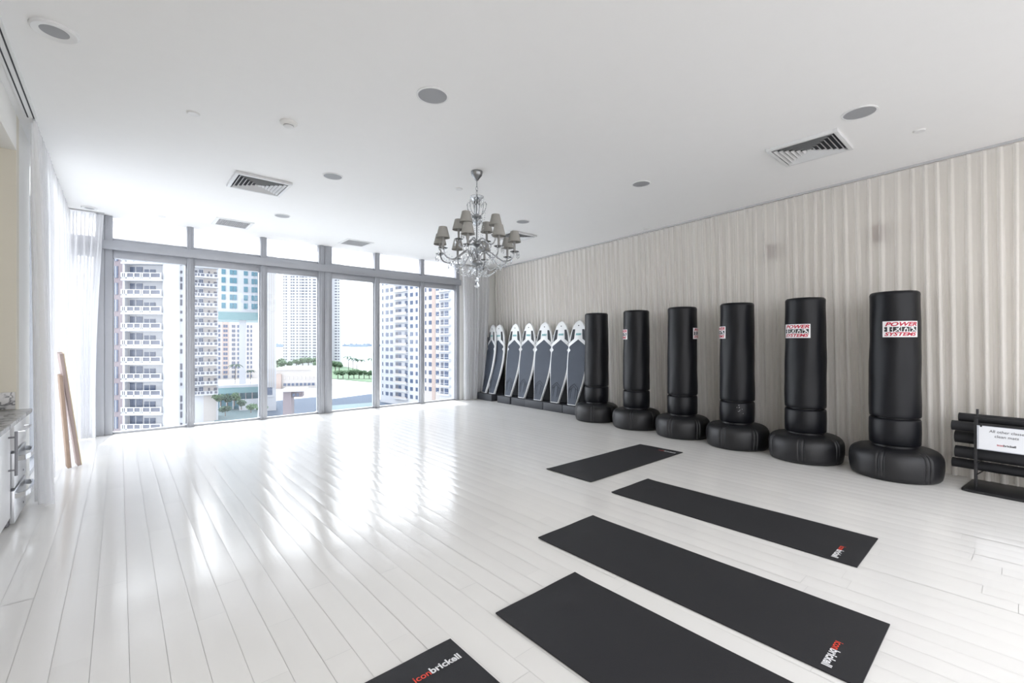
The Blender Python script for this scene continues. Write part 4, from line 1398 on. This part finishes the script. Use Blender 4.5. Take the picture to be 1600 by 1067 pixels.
# towers 6 and 7: the long facade at right
def ZonL(px):
    k = (px - 800) / FPX
    A = (-50.1, 175.0); D = (26.15 / 34.8, -23.0 / 34.8)
    s = (A[0] - k * A[1]) / (k * D[1] - D[0])
    return A[1] + D[1] * s
angL = math.atan2(-23.0, 26.15)
F = Facade(594, ZonL(594), angL, 'apartment_tower', 'white tower with square windows and balconies, fifth window from left')
u = F.u
fl = 11.9 * ZonL(625) / FPX
H6 = 62
F.box(u(594.5), u(660.5), 0, 20, 0, H6).build('wall', M['tw_white'], F.root)
rows = [F.v(625, 453.6 + 11.9 * k) for k in range(-8, 15)]
rows = [v for v in rows if v > 2.5]
hw = 5.6 * ZonL(625) / FPX
F.windows([(u(597.5), u(598.6)), (u(603), u(606.8)), (u(610), u(613.6)), (u(641.2), u(645.2)), (u(649.8), u(653.6))], rows, hw, M['tw_glass'], depth=0.15, limit=98)
bb = None
for v in sorted(rows, key=lambda q: abs(q - 23)):
    if bb is None:
        bb = MB().box(0, u(637.5) - u(617.5), -0.9, 0.1, -0.75, -0.35).build('balcony', M['tw_white'], F.root, loc=(u(617.5), 0, v))
        MB().box(0, u(637.5) - u(617.5), -0.9, -0.85, -0.35, 0.35).build('railing_infill', M['glass_rail'] if 'glass_rail' in M else M['tw_beige'], bb)
        b1 = MB().box(0, u(627) - u(622.5), -0.06, 0.1, -.3, hw + .2).build('balcony_door', M['tw_glass'], F.root, loc=(u(622.5), 0, v))
        b2 = MB().box(0, u(622) - u(618), -0.05, 0.1, 0, hw + .2).build('balcony_window', M['tw_glass_far'], F.root, loc=(u(618), 0, v))
        b3 = MB().box(0, u(637) - u(632.8), -0.06, 0.1, 0, hw + .2).build('balcony_window', M['tw_glass'], F.root, loc=(u(632.8), 0, v))
    else:
        for o in (bb, b1, b2, b3):
            c = copy_tree(o, F.root); c.location.z = v
F = Facade(661, ZonL(661), angL, 'apartment_tower', 'pale tower with peach stripe and white balconies, rightmost window')
u = F.u
F.box(u(661), u(688), 0, 20, 0, H6).build('wall', M['tw_beige'], F.root)
F.box(u(688), u(745), -.3, 20, 0, H6).build('balcony_bay', M['tw_white'], F.root)
F.box(u(675.3), u(680.3), -0.12, 0.1, 0, H6).build('peach_stripe', M['tw_peach'], F.root)
rows = [F.v(690, 466.5 + 13.3 * k) for k in range(-7, 12)]
rows = [v for v in rows if v > 2.0]
hw = 6.3 * ZonL(690) / FPX
F.windows([(u(664.5), u(666)), (u(670.4), u(674.4)), (u(681.6), u(685.8))], rows, hw, M['tw_glass'], depth=0.15, limit=98)
bb = None
for v in rows:
    if bb is None:
        L_ = u(706) - u(687.5)
        bb = MB().box(0, L_, -1.3, -.3, -0.8, -0.3).box(0, L_, -1.3, -1.22, 0.25, 0.36).build('balcony', M['tw_white'], F.root, loc=(u(687.5), 0, v))
        b1 = MB().box(0, u(694) - u(690), -0.42, -.25, -.25, hw + .1).build('balcony_window', M['tw_glass_far'], F.root, loc=(u(690), 0, v))
        b2 = MB().box(0, u(701.6) - u(696), -0.42, -.25, -.25, hw + .1).build('balcony_door', M['tw_glass'], F.root, loc=(u(696), 0, v))
        b3 = MB().box(0, u(713) - u(710.5), -0.42, -.25, 0, hw).build('window', M['tw_glass_far'], F.root, loc=(u(710.5), 0, v))
    else:
        for o in (bb, b1, b2, b3):
            c = copy_tree(o, F.root); c.location.z = v

# low pinkish building and the gate pavilion in front of it
F = Facade(430, 228.0, R(14), 'low_building', 'low cream building with a row of dark windows beyond the third window')
u = F.u
vt = F.v(460, 578)
F.box(u(430), u(500), 0, 25, 0, vt).build('wall', M['tw_beige'], F.root)
F.box(u(430), u(440), -1.2, 0, 0, vt - 2).build('corner_block', M['tw_peach'], F.root)
F.box(u(429), u(485), -0.5, 25, vt, vt + 1.0).build('parapet', M['tw_white'], F.root)
v0 = F.v(460, 602.5)
F.windows([(u(443 + 6.3 * k), u(447.4 + 6.3 * k)) for k in range(8)], [v0], 1.3, M['tw_glass'], depth=0.2)
F.windows([(u(443 + 6.3 * k), u(446 + 6.3 * k)) for k in range(8)], [F.v(460, 593)], 1.5, M['tw_beige'], name='arched_niche', depth=0.2)
F = Facade(441, 136.0, R(18), 'gate_pavilion', 'beige gatehouse pier with wide flat canopy in the third window')
u = F.u
vt = F.v(455, 611)
F.box(u(442), u(455), 0, 6, 0, vt).build('pier', M['tw_pink'], F.root)
F.box(u(441), u(478), -2, 7, vt, vt + 0.6).build('canopy_roof', M['tw_white'], F.root)
F.box(u(455), u(472), 1, 5, vt - 2.0, vt).build('booth', M['tw_pink'], F.root)
F.windows([(u(457), u(461)), (u(463), u(467))], [vt - 1.6], 0.9, M['tw_glass'], depth=0.2)

# ground markings: asphalt, courts, roads; street shade is put into the blue-grey colour
def gthing(name, m, pts, lab, cat, z=0.0):
    o = strip(name, m, pts, z); tag(o, lab, cat); return o
gthing('road', M['asphalt'], [(436, 626), (499, 620), (499, 640), (470, 652), (405, 660), (405, 632)], 'shaded blue-grey road behind the gatehouse in third window', 'road')
gthing('tennis_court', M['asphalt'], [(516, 624), (585, 615), (585, 629), (516, 634)], 'dark blue sports court in the fourth window', 'court')
gthing('court_apron', M['court'], [(516, 634), (585, 629), (585, 640), (516, 652)], 'pale green court apron just below the dark court in fourth window', 'court')
gthing('driveway', M['asphalt'], [(590, 624), (640, 633), (630, 637), (590, 635)], 'blue-grey driveway at the foot of the fifth-window tower', 'road')
gthing('lawn_bed', M['court'], [(335, 636), (402, 634), (402, 664), (335, 668)], 'misty green planted bed at the bottom of second window', 'garden')

# island and far coast
def island():
    mb = MB()
    pts = [gpt(425, 583), gpt(585, 598), gpt(585, 588), gpt(560, 577), gpt(500, 566), gpt(425, 566)]
    mb.prism([(p.x, p.y) for p in pts], GZ - 1.0, GZ + 0.3)
    return mb.build('island_ground', M['leaf'])
struct(island())
mb = MB()
rn = random.Random(5)
for (pa, pb, D, hh) in ((425, 447, 2600, 26), (528, 600, 3300, 20), (545, 575, 2900, 12)):
    n = 24
    for i in range(n):
        p0 = pa + (pb - pa) * i / n; p1 = pa + (pb - pa) * (i + 1) / n
        h_ = hh * rn.uniform(.6, 1.1)
        A = cam2w((p0 - 800) / FPX * D, D); B = cam2w((p1 - 800) / FPX * D, D)
        C_ = cam2w((p1 - 800) / FPX * (D + 260), D + 260); E_ = cam2w((p0 - 800) / FPX * (D + 260), D + 260)
        mb.prism([(A.x, A.y), (B.x, B.y), (C_.x, C_.y), (E_.x, E_.y)], GZ - 2, GZ + h_)
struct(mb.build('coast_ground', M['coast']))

# trees: leafy crowns built from many small leaf clusters
def leaf_crown(mb, c, r, n, rn, sz, flat=0.75):
    for _ in range(n):
        d = Vector((rn.gauss(0, 1), rn.gauss(0, 1), rn.gauss(0, 1))).normalized() * (r * rn.uniform(.55, 1.0))
        d.z *= flat
        p = c + d
        a = Vector((rn.gauss(0, 1), rn.gauss(0, 1), rn.gauss(0, 1))).normalized(); b = a.orthogonal().normalized()
        a *= sz; b *= sz * .8
        mb.quad([p - a - b, p + a - b, p + a + b, p - a + b])
def tree(px, py_base, dist_hint, h, r, lab, m, seed, grp, cat='tree'):
    p = cam2w((px - 800) / FPX * dist_hint, dist_hint)
    base = max(GZ, CAM_H + (HOR - py_base) * dist_hint / FPX)
    o = thing('broadleaf_tree', lab, cat, (p.x, p.y, base), 0, grp)
    rn = random.Random(seed)
    MB().lathe([(h * .05, 0), (h * .035, h * .5), (h * .015, h * .8)], 7).build('trunk', M['trunk'], o)
    mb = MB()
    for k in range(6):
        c = Vector((rn.gauss(0, r * .38), rn.gauss(0, r * .38), h * rn.uniform(.55, .85)))
        leaf_crown(mb, c, r * rn.uniform(.5, .75), 90, rn, r * .10)
    mb.build('crown', m, o)
def palm(px, py_base, D, h, lab, seed, grp):
    p = cam2w((px - 800) / FPX * D, D)
    base = max(GZ, CAM_H + (HOR - py_base) * D / FPX)
    o = thing('palm_tree', lab, 'palm', (p.x, p.y, base), seed * 1.3, grp)
    rn = random.Random(seed)
    MB().tube([(0, 0, 0), (h * .02, 0, h * .5), (h * .05, .0, h)], h * .018, 7).build('trunk', M['trunk'], o)
    for k in range(9):
        a = 2 * PI * k / 9 + rn.uniform(-.2, .2)
        L = h * .42
        mb = MB(); prev = None
        for i in range(7):
            s = i / 6
            q = Vector((h * .05 + L * s * math.cos(a), L * s * math.sin(a), h + L * (.55 * s - 1.0 * s * s)))
            wv = L * .13 * math.sin(PI * min(1, .15 + s * .85))
            n = Vector((-math.sin(a), math.cos(a), 0)) * wv
            cur = [mb.bm.verts.new(q - n - Vector((0, 0, wv * .5))), mb.bm.verts.new(q), mb.bm.verts.new(q + n - Vector((0, 0, wv * .5)))]
            if prev:
                mb.bm.faces.new((prev[0], prev[1], cur[1], cur[0])); mb.bm.faces.new((prev[1], prev[2], cur[2], cur[1]))
            prev = cur
        mb.build('frond', M['leaf_dark'], o)
gt = 'trees on the far island and shore'
spec = [(433, 572, 380, 10, 4), (441, 574, 370, 9, 4), (452, 573, 375, 8, 3.5), (463, 571, 385, 9, 3.5), (473, 570, 390, 10, 3.5), (482, 569, 395, 10, 3.5), (490, 571, 380, 11, 4), (496, 577, 350, 9, 4),
        (524, 575, 360, 9, 4), (530, 574, 370, 8, 3.5)]
for i, (px, py, D, h, r) in enumerate(spec):
    where = ['leftmost, beside the blank ribbed tower', 'second from the left, above the cream building', 'third from the left, above the cream building', 'above the middle of the cream building', 'in front of the tall distant tower, left of its centre',
             'in front of the tall distant tower, right of its centre', 'just left of the double mullion, tallest there', 'lowest, hugging the double mullion', 'just right of the double mullion', 'second right of the double mullion'][i]
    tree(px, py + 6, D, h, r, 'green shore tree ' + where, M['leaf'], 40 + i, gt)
for i, (px, py) in enumerate([(528, 603), (536, 605), (545, 602), (553, 603), (561, 600), (569, 601), (577, 599), (583, 598)]):
    where = ['leftmost of the row', 'second of the row', 'third of the row', 'fourth of the row', 'fifth of the row', 'sixth of the row', 'seventh of the row', 'last of the row, at the mullion'][i]
    tree(px, py, 290, 6, 2.6, 'low green bush of the bank in fourth window, ' + where, M['leaf'], 60 + i, 'bushes on the bank in the fourth window', 'bush')
for i, (px, py, D, h) in enumerate([(545, 585, 330, 13), (551, 586, 330, 12), (557, 585, 332, 11), (564, 588, 330, 11), (582, 588, 325, 12)]):
    palm(px, py, D, h, 'palm against the bay, ' + ['tallest and leftmost of the cluster', 'second of the cluster', 'third of the cluster', 'fourth, standing a little apart', 'rightmost, cut by the mullion'][i], 80 + i, 'palms against the bay')
palm(367, 600, 150, 6.5, 'palm on the teal canopy roof left of the white column', 91, None)
palm(391, 600, 150, 4.5, 'small palm on the teal canopy roof right of the white column', 92, None)
for i, (px, py, D, h, r) in enumerate([(345, 634, 132, 3.4, 1.5), (355, 636, 130, 3.6, 1.7), (366, 634, 132, 3.6, 1.7), (377, 640, 124, 2.6, 1.3), (392, 645, 118, 2.4, 1.2), (352, 650, 112, 2.4, 1.3), (409, 648, 115, 2.4, 1.1)]):
    where = ['leftmost', 'second from left', 'third from left, brightest', 'fourth from left', 'fifth from left', 'lowest, at the sill', 'rightmost, behind the mullion'][i]
    tree(px, py, D, h, r, 'garden tree below the teal canopy, ' + where, M['leaf_dark'] if i % 2 else M['leaf'], 100 + i, 'garden trees below the teal canopy')
